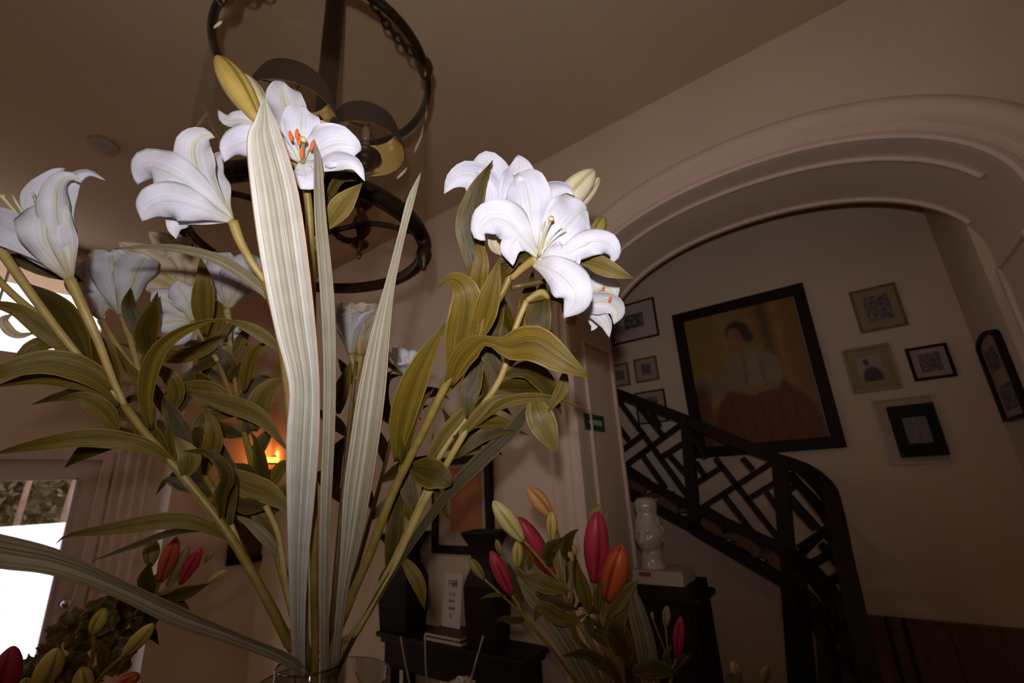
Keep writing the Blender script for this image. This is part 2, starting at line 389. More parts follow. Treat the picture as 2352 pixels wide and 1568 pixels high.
# ------------------------------------------------------------------ room shell
YA = 2.0; YB = 3.05; YS = 2.5; CEIL = 3.67; XL = -4.38; XR = 2.2; YN = -2.6; XFAR = -5.36
ACX, AHW, ASP, ARISE = -.20, .835, 2.60, .475
def arch_pts(off=0.0, n=40, legs=True, zlow=0.0):
    pts = []
    a, b = AHW + off, ARISE + off
    for i in range(n + 1):
        th = math.pi * (1 - i / n); c, s = math.cos(th), math.sin(th); e = 2 / 2.12
        pts.append((ACX + a * math.copysign(abs(c) ** e, c), ASP + b * abs(s) ** e))
    if legs: pts = [(ACX - a, zlow)] + pts + [(ACX + a, zlow)]
    return pts
def struct(name, V, Fc, mat, smooth=False): return mesh_obj(name, V, Fc, mat, smooth=smooth, structure=True)
# floor, ceiling
o = box('floor', (XFAR - .1, YN - .1, -.1), (XR + .1, YB + .2, 0), 'floor_wood', bev=0, structure=True)
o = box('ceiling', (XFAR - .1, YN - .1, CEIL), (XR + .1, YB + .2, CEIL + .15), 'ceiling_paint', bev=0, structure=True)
# arch wall with its opening
V = []; Fc = []
def quad(a, b, c, d):
    k = len(V); V.extend([a, b, c, d]); Fc.append((k, k + 1, k + 2, k + 3))
ap = arch_pts(0, 60)
x0, x1 = ap[0][0], ap[-1][0]
quad((XFAR, YA, 0), (x0, YA, 0), (x0, YA, CEIL), (XFAR, YA, CEIL))
quad((x1, YA, 0), (XR, YA, 0), (XR, YA, CEIL), (x1, YA, CEIL))
for (xa, za), (xb, zb) in zip(ap[1:-2], ap[2:-1]):
    quad((xa, YA, za), (xb, YA, zb), (xb, YA, CEIL), (xa, YA, CEIL))
struct('wall_arch', V, Fc, 'plaster')
# soffit and reveals of the recess
V = []; Fc = []
n = len(ap)
for (x, z) in ap: V.append((x, YA, z)); V.append((x, YS, z))
Fc = [(2 * i, 2 * i + 2, 2 * i + 3, 2 * i + 1) for i in range(n - 1)]
o = struct('trim_1', V, Fc, 'niche_plaster', smooth=True); 
md = o.modifiers.new('split', 'EDGE_SPLIT'); md.split_angle = math.radians(30)
# stair hall behind the arch
XH = .60; XHL = -2.1
V = []; Fc = []
quad((XHL, YB, 0), (XH, YB, 0), (XH, YB, CEIL), (XHL, YB, CEIL))
struct('wall_back', V, Fc, 'niche_plaster')
V = []; Fc = []
quad((x1, YS, 0), (XH, YS, 0), (XH, YS, CEIL), (x1, YS, CEIL)); quad((XH, YS, 0), (XH, YB, 0), (XH, YB, CEIL), (XH, YS, CEIL))
quad((x1 + .1, YA, 0), (x1 + .1, YS, 0), (x1 + .1, YS, CEIL), (x1 + .1, YA, CEIL)); quad((x1, YS, 0), (x1 + .1, YS, 0), (x1 + .1, YS, CEIL), (x1, YS, CEIL))
struct('wall_stair_right', V, Fc, 'niche_plaster')
V = []; Fc = []
quad((XHL, YA, 0), (XHL, YB, 0), (XHL, YB, CEIL), (XHL, YA, CEIL)); quad((x0, YS, 0), (XHL, YS, 0), (XHL, YS, 2.55), (x0, YS, 2.55))
struct('wall_stair_left', V, Fc, 'niche_plaster')
# moulded architrave swept round the arch
prof = [(0, 0), (0, .030), (.012, .036), (.030, .030), (.036, .020), (.060, .020), (.064, .027), (.080, .027), (.084, .020), (.112, .022), (.118, .032), (.140, .040), (.165, .034), (.178, .018), (.182, 0)]
rows = [arch_pts(o_, 60) for o_, _ in prof]; V = []; Fc = []
for k, (o_, pr) in enumerate(prof):
    for (x, z) in rows[k]: V.append((x, YA - pr, z))
nn = len(rows[0])
for k in range(len(prof) - 1):
    for i in range(nn - 1): Fc.append((k * nn + i, k * nn + i + 1, (k + 1) * nn + i + 1, (k + 1) * nn + i))
o = struct('trim_2', V, Fc, 'trim_paint', smooth=True); md = o.modifiers.new('split', 'EDGE_SPLIT'); md.split_angle = math.radians(40)
# beads framing the panels of soffit and reveals
def bead(idx, y, zc):
    pts = [(x, z) for x, z in arch_pts(-.008, 60, legs=False) if z > zc]
    o = tube('trim_%d' % idx, [(x, y, z) for x, z in pts], .011, 'trim_paint', seg=8, n=90); o['kind'] = 'structure'
bead(3, YA + .10, 2.74); bead(4, YS - .05, 2.72)
k = 5
for sx in (-1, 1):
    for y in (YA + .10, YS - .05):
        x = ACX + sx * (AHW - .006); o = tube('trim_%d' % k, [(x, y, .2), (x, y, 1.2), (x, y, 2.52)], .011, 'trim_paint', seg=8); o['kind'] = 'structure'; k += 1
    x = ACX + sx * (AHW - .004); o = tube('trim_%d' % k, [(x, YA + .10, 2.52), (x, (YA + YS) / 2, 2.52), (x, YS - .05, 2.52)], .010, 'trim_paint', seg=8); o['kind'] = 'structure'; k += 1
# wall with the door and transom, pier beyond it
DY0, DY1, DZ = .02, .97, 2.13
TY0, TY1, TZ0, TZ1 = -1.6, .80, 2.83, 3.50
WT = .08
def trans_pts(n=10):
    r = .28; P = [(TY0, TZ0)]
    for i in range(n + 1): a = -math.pi / 2 + math.pi / 2 * i / n; P.append((TY1 - r + r * math.cos(a), TZ0 + r + r * math.sin(a)))
    for i in range(n + 1): a = math.pi / 2 * i / n; P.append((TY1 - r + r * math.cos(a), TZ1 - r + r * math.sin(a)))
    P.append((TY0, TZ1)); return P
bm = bmesh.new()
def poly_with_holes(outer, holes, x):
    es = []
    for loop in [outer] + holes:
        vs_ = [bm.verts.new((x, y, z)) for y, z in loop]
        es += [bm.edges.new((vs_[i], vs_[(i + 1) % len(vs_)])) for i in range(len(vs_))]
    bmesh.ops.triangle_fill(bm, use_beauty=True, use_dissolve=False, edges=es)
outer = [(YN, 0), (DY0, 0), (DY0, DZ), (DY1, DZ), (DY1, 0), (1.36, 0), (1.36, CEIL), (YN, CEIL)]
poly_with_holes(outer, [trans_pts()], XL)
poly_with_holes(outer, [trans_pts()], XL - WT)
tp = trans_pts()
def reveal(loop):
    for (a, b) in zip(loop, loop[1:] + loop[:1]):
        vs_ = [bm.verts.new((x, y, z)) for x, (y, z) in ((XL, a), (XL, b), (XL - WT, b), (XL - WT, a))]; bm.faces.new(vs_)
reveal(tp); reveal([(DY0, 0), (DY0, DZ), (DY1, DZ), (DY1, 0)])
me = bpy.data.meshes.new('wall_left'); bm.to_mesh(me); bm.free(); me.materials.append(MATS['plaster'])
o = bpy.data.objects.new('wall_left', me); C.objects.link(o); o['kind'] = 'structure'
V = []; Fc = []
XP = -4.02
quad((XP, 1.31, 0), (XP, YA, 0), (XP, YA, CEIL), (XP, 1.31, CEIL))          # wall running back to the arch wall
quad((XL, 1.36, 0), (XL - WT, 1.36, 0), (XL - WT, 1.36, CEIL), (XL, 1.36, CEIL))
struct('wall_pier', V, Fc, 'plaster')
V = []; Fc = []; quad((XL, 1.36, 0), (XP, 1.31, 0), (XP, 1.31, CEIL), (XL, 1.36, CEIL)); struct('trim_50', V, Fc, 'pier_face_daylit')      # pier face beside the door, its daylit look put into a paler colour
# fluted pilaster strips between door and pier
k0 = 20
for i, yy in enumerate((1.06, 1.125, 1.19, 1.255)):
    o = tube('trim_%d' % (k0 + i), [(XL, yy, 0), (XL, yy, 1.8), (XL, yy, 2.75)], .017, 'trim_paint', seg=8); o['kind'] = 'structure'
# near walls behind the camera close the room
V = []; Fc = []; quad((XR, YN, 0), (XR, YA, 0), (XR, YA, CEIL), (XR, YN, CEIL)); struct('wall_right', V, Fc, 'plaster')
V = []; Fc = []; quad((XL, YN, 0), (XR, YN, 0), (XR, YN, CEIL), (XL, YN, CEIL)); struct('wall_near', V, Fc, 'plaster')
# cornice lines on the left wall
for i, (z, r) in enumerate(((3.60, .035), (2.72, .022))):
    o = tube('trim_%d' % (30 + i), [(XL + .005, YN, z), (XL + .005, -.5, z), (XL + .005, 1.35, z)], r, 'trim_paint', seg=8); o['kind'] = 'structure'

# glazed door
GY0, GY1, GZ0, GZ1 = DY0 + .16, .868, .55, 2.012
d = thing('door_1', 'white painted glazed door', 'door', (XL, (DY0 + DY1) / 2, 0)); d['kind'] = 'structure'; del d['label']; del d['category']
xf = XL - .012
box('door_leaf_stile', (xf - .045, GY1, .01), (xf, DY1, DZ), 'door_paint', d)
box('door_leaf_stile', (xf - .045, DY0, .01), (xf, GY0, DZ), 'door_paint', d)
box('door_rail', (xf - .045, GY0, GZ1), (xf, GY1, DZ), 'door_paint', d)
box('door_rail', (xf - .045, GY0, .01), (xf, GY1, GZ0), 'door_paint', d)
for a, b in (((GY1 - .014, GZ0), (GY1 + .004, GZ1)), ((GY0 - .004, GZ0), (GY0 + .014, GZ1)), ((GY0, GZ1 - .014), (GY1, GZ1 + .004))):
    box('glazing_bead', (xf - .006, a[0], a[1]), (xf + .010, b[0], b[1]), 'white_paint', d)
box('pane', (xf - .026, GY0, GZ0), (xf - .02, GY1, GZ1), 'window_glass', d, bev=0)
kn = on_x(150, 1385, xf + .03)
lathe('door_knob', (xf, kn[1], kn[2]), [(.001, 0), (.028, 0), (.028, .006), (.011, .012), (.011, .03), (.026, .04), (.031, .054), (.026, .068), (.012, .075), (.001, .076)], 'chrome', d, axis=(1, 0, 0))
for i, (lo, hi) in enumerate((((XL - .01, DY1, 0), (XL + .022, DY1 + .06, DZ + .06)), ((XL - .01, DY0 - .06, DZ), (XL + .022, DY1, DZ + .06)))):
    box('trim_%d' % (40 + i), lo, hi, 'door_paint', bev=.004, structure=True)
# transom window
wn = thing('window_1', 'x', 'window', (XL - .05, 0, 3.1)); wn['kind'] = 'structure'; del wn['label']; del wn['category']
V = [(XL - .05, y, z) for y, z in trans_pts()]; mesh_obj('pane', V, [tuple(range(len(V)))], 'window_glass', wn, smooth=False)
for yy in (.26, -.35, -.95): box('glazing_bar', (XL - .065, yy - .008, TZ0), (XL - .035, yy + .008, TZ1), 'white_paint', wn)

# ------------------------------------------------------------------ outdoors
gw = on_x(75, 1206, -7.2)
o = box('garden_wall', (-7.5, -9, -.2), (-7.2, 12, gw[2]), 'garden_wall', bev=.01); tag(o, 'low white garden wall seen through the glazed door', 'wall')
o = box('ground', (-14, -14, -.3), (XFAR - .1, 16, -.12), 'garden_ground', bev=0, structure=True)
o = box('terrace', (XFAR - .1, -9, -.3), (XL - WT - .01, 1.3, -.02), 'garden_ground', bev=0, structure=True)
def hedge():
    r = np.random.default_rng(4); V = []; Fc = []; ny, nz = 60, 24
    for i in range(ny + 1):
        for j in range(nz + 1):
            y = -6 + 12 * i / ny; z = 3.3 * j / nz; V.append((-9.15 + .2 * math.sin(y * 3) * math.cos(z * 2.2) + r.uniform(-.12, .12) - .5 * (j / nz) ** 6, y, z + r.uniform(-.05, .05)))
    h = mesh_obj('hedge', V, grid_faces(ny + 1, nz + 1), 'hedge_leaf', smooth=False, loc=(-9.1, 0, 0), solid=.3); tag(h, 'tall olive hedge behind the white garden wall', 'hedge')
    V = []; Fc = []
    for i in range(20000):
        c = np.array([-8.85 + r.normal() * .16, r.uniform(-5, 5), r.uniform(0.2, 3.5)])
        c[0] += .2 * math.sin(c[1] * 3) * math.cos(c[2] * 2.2)
        a = r.normal(size=3); a /= np.linalg.norm(a); b = np.cross(a, r.normal(size=3)); b /= np.linalg.norm(b); l = r.uniform(.04, .09)
        k = len(V); V.extend([c - a * l, c + b * l * .4, c + a * l, c - b * l * .4]); Fc.append((k, k + 1, k + 2, k + 3))
    o = mesh_obj('foliage', V, Fc, 'hedge_leaf', h, smooth=False); o['kind'] = 'stuff'
hedge()
for i, (yy, dx, tl) in enumerate(((.32, .0, .15), (.75, .1, .2), (1.12, -.05, .1), (1.45, .06, .25), (-.3, .05, -.2), (2.1, 0, .1))):
    o = tube('tree_trunk', [(-8.1 + dx, yy, -.1), (-8.12 + dx, yy + tl * .4, 2.0), (-8.15 + dx, yy + tl, 3.6)], [.034, .03, .02], 'bark', seg=8, loc=(-8.1 + dx, yy, -.1))
    tag(o, 'slim reddish tree trunk standing between hedge and garden wall', 'tree', 'slim trunks along the hedge')

# ------------------------------------------------------------------ pictures
def print_mesh(name, corner, ux, uz, w, h, fn, res, parent, nrm):
    nx, nz = res; V = []; col = []
    for j in range(nz + 1):
        for i in range(nx + 1):
            u, v = i / nx, j / nz; V.append(np.array(corner) + np.array(ux) * w * u + np.array(uz) * h * v)
    uu = np.tile(np.linspace(0, 1, nx + 1), nz + 1); vv = np.repeat(np.linspace(0, 1, nz + 1), nx + 1)
    col = fn(uu, vv)
    Fc = [(j * (nx + 1) + i, j * (nx + 1) + i + 1, (j + 1) * (nx + 1) + i + 1, (j + 1) * (nx + 1) + i) for j in range(nz) for i in range(nx)]
    if 'print' not in MATS:
        mt, nt, b = nodes_of('print'); at = nt.nodes.new('ShaderNodeAttribute'); at.attribute_name = 'ink'
        nt.links.new(at.outputs['Color'], b.inputs['Base Color']); b.inputs['Roughness'].default_value = .6
    o = mesh_obj(name, V, Fc, 'print', parent, smooth=False)
    ca = o.data.color_attributes.new('ink', 'FLOAT_COLOR', 'POINT')
    ca.data.foreach_set('color', np.concatenate([col, np.ones((len(col), 1))], 1).astype(np.float32).ravel())
    return o
def sm(d, s): return 1 / (1 + np.exp(np.clip(d / s, -40, 40)))
def smooth_noise(u, v, seed, k=4):
    r = np.random.default_rng(seed); o = np.zeros_like(u)
    for i in range(14):
        a, b, p = r.normal(0, k, 3); o += np.sin(a * u * 6.28 + b * v * 6.28 + p) * r.uniform(.3, 1)
    return o / 5
def portrait(u, v):
    c = np.ones((len(u), 3)) * np.array(lin(140, 105, 45))
    def lay(mask, rgb): c[:] = c * (1 - mask[:, None]) + np.array(lin(*rgb)) * mask[:, None]
    nz = smooth_noise(u, v, 1, 5)
    lay(sm(.62 - u + .03 * nz, .03), (132, 88, 32)); lay(sm(abs(u - .72) - .035 + .01 * nz, .012), (85, 62, 32))
    lay(sm(abs(u - .82) - .02, .02) * sm(.3 - v, .05), (165, 110, 40))
    lay(sm(abs(u - .35) - .02, .02) * sm(.55 - v, .05), (150, 120, 62))
    # table with a cloth at the left
    lay(sm(u - .40 + .02 * nz, .02) * sm(abs(v - .36) - .14, .02), (165, 118, 55))
    lay(sm(u - .34, .02) * sm(abs(v - .43) - .07 + .02 * nz, .02), (120, 112, 85))
    lay(sm(u - .12 + .03 * nz, .02) * sm(v - .46, .02), (98, 40, 22))
    # skirt
    e = ((u - .55) / .44) ** 2 + ((v - .06) / .40) ** 2; lay(sm(e - 1 + .05 * nz, .03) * sm(v - .44, .02), (112, 46, 22))
    lay(sm(e - .8, .1) * sm(abs(np.sin(u * 26 + v * 5 + nz)) - .3, .1) * sm(v - .42, .02), (88, 34, 18))
    # blouse with open collar and full sleeves
    cu = .52 + .05 * (v - .5)
    e = ((u - cu) / (.17 + .05 * (.62 - v))) ** 2 + ((v - .52) / .165) ** 2; lay(sm(e - 1 + .18 * nz, .08), (138, 124, 96))
    lay(sm(((u - .37) / .085) ** 2 + ((v - .50) / .125) ** 2 - 1 + .15 * nz, .12), (128, 114, 86)); lay(sm(((u - .69) / .085) ** 2 + ((v - .51) / .13) ** 2 - 1 + .15 * nz, .12), (134, 120, 92))
    lay(sm(abs(u - cu + .045) - .012, .01) * sm(abs(v - .52) - .13, .02), (92, 84, 64)); lay(sm(abs(u - .62) - .008, .008) * sm(abs(v - .50) - .1, .02), (98, 90, 70))
    lay(sm(((u - .54) / .16) ** 2 + ((v - .375) / .022) ** 2 - 1, .25), (150, 102, 58)); lay(sm(((u - .68) / .05) ** 2 + ((v - .395) / .035) ** 2 - 1 + .2 * nz, .2), (120, 112, 80))
    # neck, head leaning to the side, dark waved hair
    lay(sm(abs(u - .485) - .035 - .6 * np.maximum(0, .66 - v), .012) * sm(abs(v - .68) - .05, .015), (142, 98, 58))
    lay(sm(((u - .475) / .105) ** 2 + ((v - .825) / .085) ** 2 - 1 + .12 * nz, .1), (50, 34, 20)); lay(sm(((u - .565) / .045) ** 2 + ((v - .775) / .05) ** 2 - 1 + .2 * nz, .15), (54, 37, 22))
    lay(sm(((u - .445 + .12 * (v - .79)) / .062) ** 2 + ((v - .785) / .074) ** 2 - 1, .14), (148, 102, 62))
    lay(sm(((u - .475) / .022) ** 2 + ((v - .775) / .05) ** 2 - 1, .5) * .5, (110, 72, 42))
    for eu in (.422, .462): lay(sm(((u - eu) / .014) ** 2 + ((v - .797) / .007) ** 2 - 1, .5) * .7, (72, 48, 30))
    lay(sm(((u - .44) / .018) ** 2 + ((v - .747) / .006) ** 2 - 1, .5) * .7, (118, 56, 38))
    br = smooth_noise(u, v, 8, 22); c *= (1 + .22 * br + .10 * smooth_noise(u, v * .4, 77, 30))[:, None]
    return np.clip(c, 0, 1)
def etching(seed, k=7):
    def fn(u, v):
        z = smooth_noise(u, v, seed, k * .35) + .6 * smooth_noise(u, v, seed + 50, k)
        r = np.random.default_rng(seed); z = z + r.normal(0, .55, len(u)) + .8 * smooth_noise(u * 1.7, v * .6, seed + 90, k * .5); g = .06 + .20 * sm(-z + .3, .3); return np.stack([g * 1.1, g * .9, g * .78], 1)
    return fn
def bust_print(u, v):
    g = np.full(len(u), .34); f = smooth_noise(u, v, 4, 5) * .04
    m = np.clip(sm(((u - .4) / .13) ** 2 + ((v - .75) / .14) ** 2 - 1, .1) + sm(((u - .55) / .42) ** 2 + ((v - .1) / .48) ** 2 - 1, .1), 0, 1)
    g = g * (1 - m) + .05 * m + f; return np.clip(np.stack([g * 1.1, g * .9, g * .75], 1), 0, 1)
def framed(name, TL, TR, BL, plane, fw, depth, fmat, mmat, pfrac, fn, label, group=None, res=(26, 26), inner=None):
    """framed picture on a wall plane; TL/TR/BL are world corners already on that plane"""
    TL, TR, BL = (np.array(p) for p in (TL, TR, BL)); ux = TR - TL; w = np.linalg.norm(ux); ux /= w; uz = TL - BL; h = np.linalg.norm(uz); uz /= h
    nrm = np.cross(ux, uz); 
    if nrm @ (CAM - TL) < 0: nrm = -nrm
    t = thing(name, label, 'picture', tuple(BL + ux * w / 2), group)
    q = lambda a, b: BL + ux * a + uz * b + nrm * depth / 2
    for a, b in ((q(0, fw / 2), q(w, fw / 2)), (q(0, h - fw / 2), q(w, h - fw / 2)), (q(fw / 2, fw), q(fw / 2, h - fw)), (q(w - fw / 2, fw), q(w - fw / 2, h - fw))):
        beam('frame_rail', a, b, fw, depth, fmat, t, nrm, bev=min(.003, fw * .2))
    def slab(nm, a0, b0, a1, b1, d0, d1, mt):
        V = [BL + ux * a + uz * b + nrm * dd for dd in (d0, d1) for a, b in ((a0, b0), (a1, b0), (a1, b1), (a0, b1))]
        return mesh_obj(nm, V, [(3, 2, 1, 0), (4, 5, 6, 7)] + [(i, (i + 1) % 4, 4 + (i + 1) % 4, 4 + i) for i in range(4)], mt, t, smooth=False)
    if mmat: slab('mat_board', fw * .8, fw * .8, w - fw * .8, h - fw * .8, .001, depth * .45, mmat)
    a0, a1, b0, b1 = pfrac
    d = depth * .45 + .0015 if mmat else depth * .5
    print_mesh('print', BL + ux * w * a0 + uz * h * b0 + nrm * d, ux, uz, w * (a1 - a0), h * (b1 - b0), fn, res, t, nrm)
    return t
def rect_on_back(pts, y=None):
    y = y or YB - .002
    P = [on_y(px, py, y) for px, py in pts]     # TL TR BR BL
    xl = (P[0][0] + P[3][0]) / 2; xr = (P[1][0] + P[2][0]) / 2; zt = (P[0][2] + P[1][2]) / 2; zb = (P[2][2] + P[3][2]) / 2
    return (xl, y, zt), (xr, y, zt), (xl, y, zb)
a = rect_on_back([(1545, 728), (1845, 653), (1946, 1027), (1605, 1053)])
framed('portrait_painting', *a, None, .062, .045, 'frame_painting', None, (.085, .915, .065, .935), portrait, 'large dark framed painting of a seated woman in pale blouse and red skirt', res=(110, 130))
fr = [([(1402, 707), (1502, 686), (1516, 770), (1409, 795)], .012, 'frame_black', 'mat_board_white', (.30, .72, .33, .70), etching(2), 'landscape print in a thin black frame beside the white lilies'),
      ([(1403, 839), (1444, 833), (1449, 885), (1407, 891)], .012, 'frame_gold', 'mat_board', (.25, .72, .28, .72), etching(5), 'small dim gold framed print nearest the arch reveal'),
      ([(1456, 826), (1508, 818), (1516, 872), (1463, 880)], .011, 'frame_gold', 'mat_board', (.30, .70, .28, .75), etching(9), 'small square gold framed print between landscape print and stair rail'),
      ([(1460, 902), (1528, 893), (1536, 968), (1466, 976)], .010, 'frame_black', 'mat_board', (.28, .74, .50, .80), etching(12), 'thin black framed print half hidden by the stair lattice'),
      ([(1948, 674), (2053, 649), (2088, 744), (1979, 768)], .011, 'frame_gold', 'mat_board_yellow', (.24, .78, .22, .80), etching(15), 'gold framed etching with yellow mount, uppermost right of the portrait'),
      ([(1932, 806), (2040, 787), (2073, 890), (1960, 906)], .014, 'frame_cream', 'mat_board_yellow', (.24, .74, .22, .78), bust_print, 'cream framed print of a dark bust silhouette on pale ground'),
      ([(2077, 801), (2172, 789), (2200, 863), (2101, 877)], .013, 'frame_black', 'mat_board', (.24, .76, .22, .78), etching(22), 'small black framed landscape print beside the stair wall corner')]
for px, fw, fm, mm, pf, fn, lb in fr: framed('framed_print', *rect_on_back(px), None, fw, .018, fm, mm, pf, fn, lb, 'small framed prints on the stair wall')
# print in clear acrylic box
TL, TR, BL = (np.array(p) for p in rect_on_back([(2002, 922), (2138, 904), (2184, 1052), (2045, 1074)]))
t = thing('acrylic_picture', 'black mounted print in a clear acrylic box frame', 'picture', ((TL[0] + TR[0]) / 2, YB, BL[2]), 'small framed prints on the stair wall')
zt, zb = TL[2], BL[2]; xl, xr = TL[0], TR[0]
box('acrylic_block', (xl, YB - .026, zb), (xr, YB - .001, zt), 'acrylic', t, bev=.002)
for lo, hi in (((xl, zb), (xr, zb + .006)), ((xl, zt - .006), (xr, zt)), ((xl, zb), (xl + .006, zt)), ((xr - .006, zb), (xr, zt))):
    box('acrylic_edge', (lo[0], YB - .030, lo[1]), (hi[0], YB - .0265, hi[1]), 'sign_white', t, bev=.001)
TL, TR, BL = (np.array(p) for p in rect_on_back([(2032, 938), (2140, 923), (2181, 1043), (2071, 1052)]))
box('black_mount', (TL[0], YB - .036, BL[2]), (TR[0], YB - .031, TL[2]), 'frame_black', t, bev=.001)
w, h = TR[0] - TL[0], TL[2] - BL[2]
print_mesh('print', (TL[0] + w * .26, YB - .0375, BL[2] + h * .25), (1, 0, 0), (0, 0, 1), w * .5, h * .5, lambda u, v: np.clip(np.stack([.17 + .07 * smooth_noise(u, v, 31, 6)] * 3, 1) * [1.1, .92, .85], 0, 1), (20, 20), t, None)
lathe('screw', (TL[0] + w * .06, YB - .036, BL[2] + h * .06), [(.005, 0), (.005, .002), (.001, .003)], 'chrome', t, axis=(0, -1, 0), seg=10)
# arched-top picture on the right reveal
XV = XH - .001
c = [on_x(px, py, XV) for px, py in ((2255, 800), (2290, 765), (2320, 968))]
y_far, y_near = c[0][1], 2.60; zt = c[0][2] + .01; zb = c[2][2]
t = thing('arched_picture', 'tall narrow picture with a curved dark frame beside the stair wall corner', 'picture', (XV, (y_far + y_near) / 2, zb))
yc = (y_far + y_near) / 2; hw = (y_far - y_near) / 2
out = [(yc - hw, zb), (yc + hw, zb), (yc + hw, zt - .02)] + [(yc + hw * math.cos(a), zt - .02 + .045 * math.sin(a)) for a in np.linspace(.2, 2.94, 12)] + [(yc - hw, zt - .02)]
inn = [(yc + (y - yc) * .86, (zb + zt) / 2 + (z - (zb + zt) / 2) * .93) for y, z in out]
k = len(out); V = [(XV - .022, y, z) for y, z in out] + [(XV - .022, y, z) for y, z in inn] + [(XV, y, z) for y, z in out] + [(XV - .008, y, z) for y, z in inn]; Fc = []
for i in range(k):
    j = (i + 1) % k; Fc += [(i, j, k + j, k + i), (i, 2 * k + i, 2 * k + j, j), (k + i, k + j, 3 * k + j, 3 * k + i)]
mesh_obj('frame_moulding', V, Fc, 'frame_black', t, smooth=False)
mesh_obj('mat_board', [(XV - .009, y, z) for y, z in inn], [tuple(range(k))], 'mat_board', t, smooth=False)
hh = zt - zb
print_mesh('print', (XV - .011, yc + hw * .62, zb + hh * .60), (0, -1, 0), (0, 0, 1), hw * 1.0, hh * .28, etching(41), (14, 20), t, None)
print_mesh('print', (XV - .011, yc + hw * .62, zb + hh * .12), (0, -1, 0), (0, 0, 1), hw * 1.3, hh * .30, etching(43), (14, 20), t, None)
# evacuation sign on the left reveal
XS = ACX - AHW + .004
c = [on_x(px, py, XS) for px, py in ((1340, 951), (1384, 954), (1385, 990), (1342, 988))]
y0, y1 = c[0][1], c[1][1]; zt, zb = (c[0][2] + c[1][2]) / 2, (c[2][2] + c[3][2]) / 2
t = thing('exit_sign', 'small green evacuation sign with a white arrow on the arch reveal', 'sign', (XS, (y0 + y1) / 2, zb))
box('sign_plate', (XS, y0, zb), (XS + .006, y1, zt), 'exit_green', t, bev=.001)
zm = (zt + zb) / 2; hh = (zt - zb); ww = y1 - y0
A = [(y0 + ww * .14, zm), (y0 + ww * .30, zm + hh * .24), (y0 + ww * .30, zm + hh * .16), (y0 + ww * .86, zm + hh * .16), (y0 + ww * .86, zm - hh * .16), (y0 + ww * .30, zm - hh * .16), (y0 + ww * .30, zm - hh * .24)]
mesh_obj('arrow', [(XS + .0068, y, z) for y, z in A], [tuple(range(len(A)))], 'sign_white', t, smooth=False)

# ------------------------------------------------------------------ stair railing
YR = 2.75
st = thing('stair_railing', 'dark wooden stair railing with slanted lattice, curving down beside the bust', 'railing', tuple(on_y(1800, 1568, YR) * [1, 1, 0]))
def q(cx, cy, y=YR): return on_y(1300 + cx / 2.184, 850 + cy / 2.184, y)
def rail(name, pts, w, h, mat='dark_wood', parent=st):
    for a, b in zip(pts, pts[1:]): beam(name, a, b, w, h, mat, parent, (0, 1, 0), .002)
rail('handrail', [q(205, 95), q(620, 255)], 0.059, 0.069); rail('handrail', [q(610, 255), q(1060, 445)], 0.059, 0.069)
rail('post', [q(232, 90), q(275, 600)], 0.049, 0.052); rail('post', [q(604, 245), q(650, 800)], 0.057, 0.057); rail('post', [q(1070, 430), q(1125, 1060)], 0.068, 0.057)
rail('bottom_rail', [q(262, 490), q(640, 690)], 0.041, 0.052); rail('bottom_rail', [q(640, 690), q(1110, 905)], 0.046, 0.052)
rail('stringer', [q(245, 580), q(645, 790)], 0.049, 0.057); rail('stringer', [q(640, 790), q(1110, 1065)], 0.054, 0.057)
lat = [((265, 150), (612, 630)), ((275, 405), (395, 315)), ((290, 482), (590, 262)), ((470, 440), (610, 352)), ((355, 165), (490, 330)), ((380, 420), (500, 590)), ((515, 420), (625, 545)), ((268, 285), (315, 350)), ((300, 480), (420, 560)), ((420, 190), (470, 280)),
       ((655, 565), (790, 480)), ((680, 690), (1045, 455)), ((905, 650), (1055, 560)), ((650, 460), (705, 540)), ((750, 440), (1100, 885)), ((885, 440), (940, 500)), ((795, 630), (950, 830)), ((1005, 610), (1095, 740)), ((700, 690), (830, 770)), ((620, 310), (700, 440)),
       ((1095, 510), (1150, 570)), ((1115, 620), (1330, 860)), ((1110, 610), (1175, 560)), ((1130, 670), (1250, 800)), ((1165, 890), (1270, 820))]
for a, b in lat: rail('lattice_bar', [q(*a), q(*b)], 0.025, 0.032)
# scrolled bracket boards under the treads
for a, b in (((290, 540), (400, 600)), ((470, 640), (560, 720)), ((690, 745), (770, 830)), ((850, 820), (970, 920)), ((1020, 920), (1090, 1000))):
    rail('tread_bracket', [q(a[0], a[1], YR + .02), q(b[0], b[1], YR + .02)], 0.054, 0.034, 'brown_wood')
def curved_rail(name, pts, w, h, mat='dark_wood', n=18, up=(0, 0, 1)):
    P = catmull(np.array(pts), n); T = tangents(P); V = []; Fc = []
    for i in range(n):
        z = np.array(up, float); z = z - T[i] * (z @ T[i]); z /= np.linalg.norm(z); s = np.cross(T[i], z)
        for a, b in ((-1, -1), (1, -1), (1, 1), (-1, 1)): V.append(P[i] + s * w / 2 * a + z * h / 2 * b)
    for i in range(n - 1):
        for k in range(4): Fc.append((i * 4 + k, i * 4 + (k + 1) % 4, i * 4 + 4 + (k + 1) % 4, i * 4 + 4 + k))
    Fc += [(3, 2, 1, 0), tuple(range(4 * n - 4, 4 * n))]
    return mesh_obj(name, V, Fc, mat, st, smooth=False)
curved_rail('curved_handrail', [q(1040, 440), q(1190, 495, 2.73), q(1300, 590, 2.67), q(1345, 690, 2.60), q(1375, 850, 2.52), q(1420, 1060, 2.45), q(1480, 1330, 2.39), q(1540, 1568, 2.35), q(1590, 1800, 2.32)], 0.068, 0.057)
curved_rail('curved_rail', [q(1120, 520, 2.74), q(1230, 640, 2.70), q(1320, 760, 2.63), q(1350, 900, 2.56)], 0.041, 0.029)
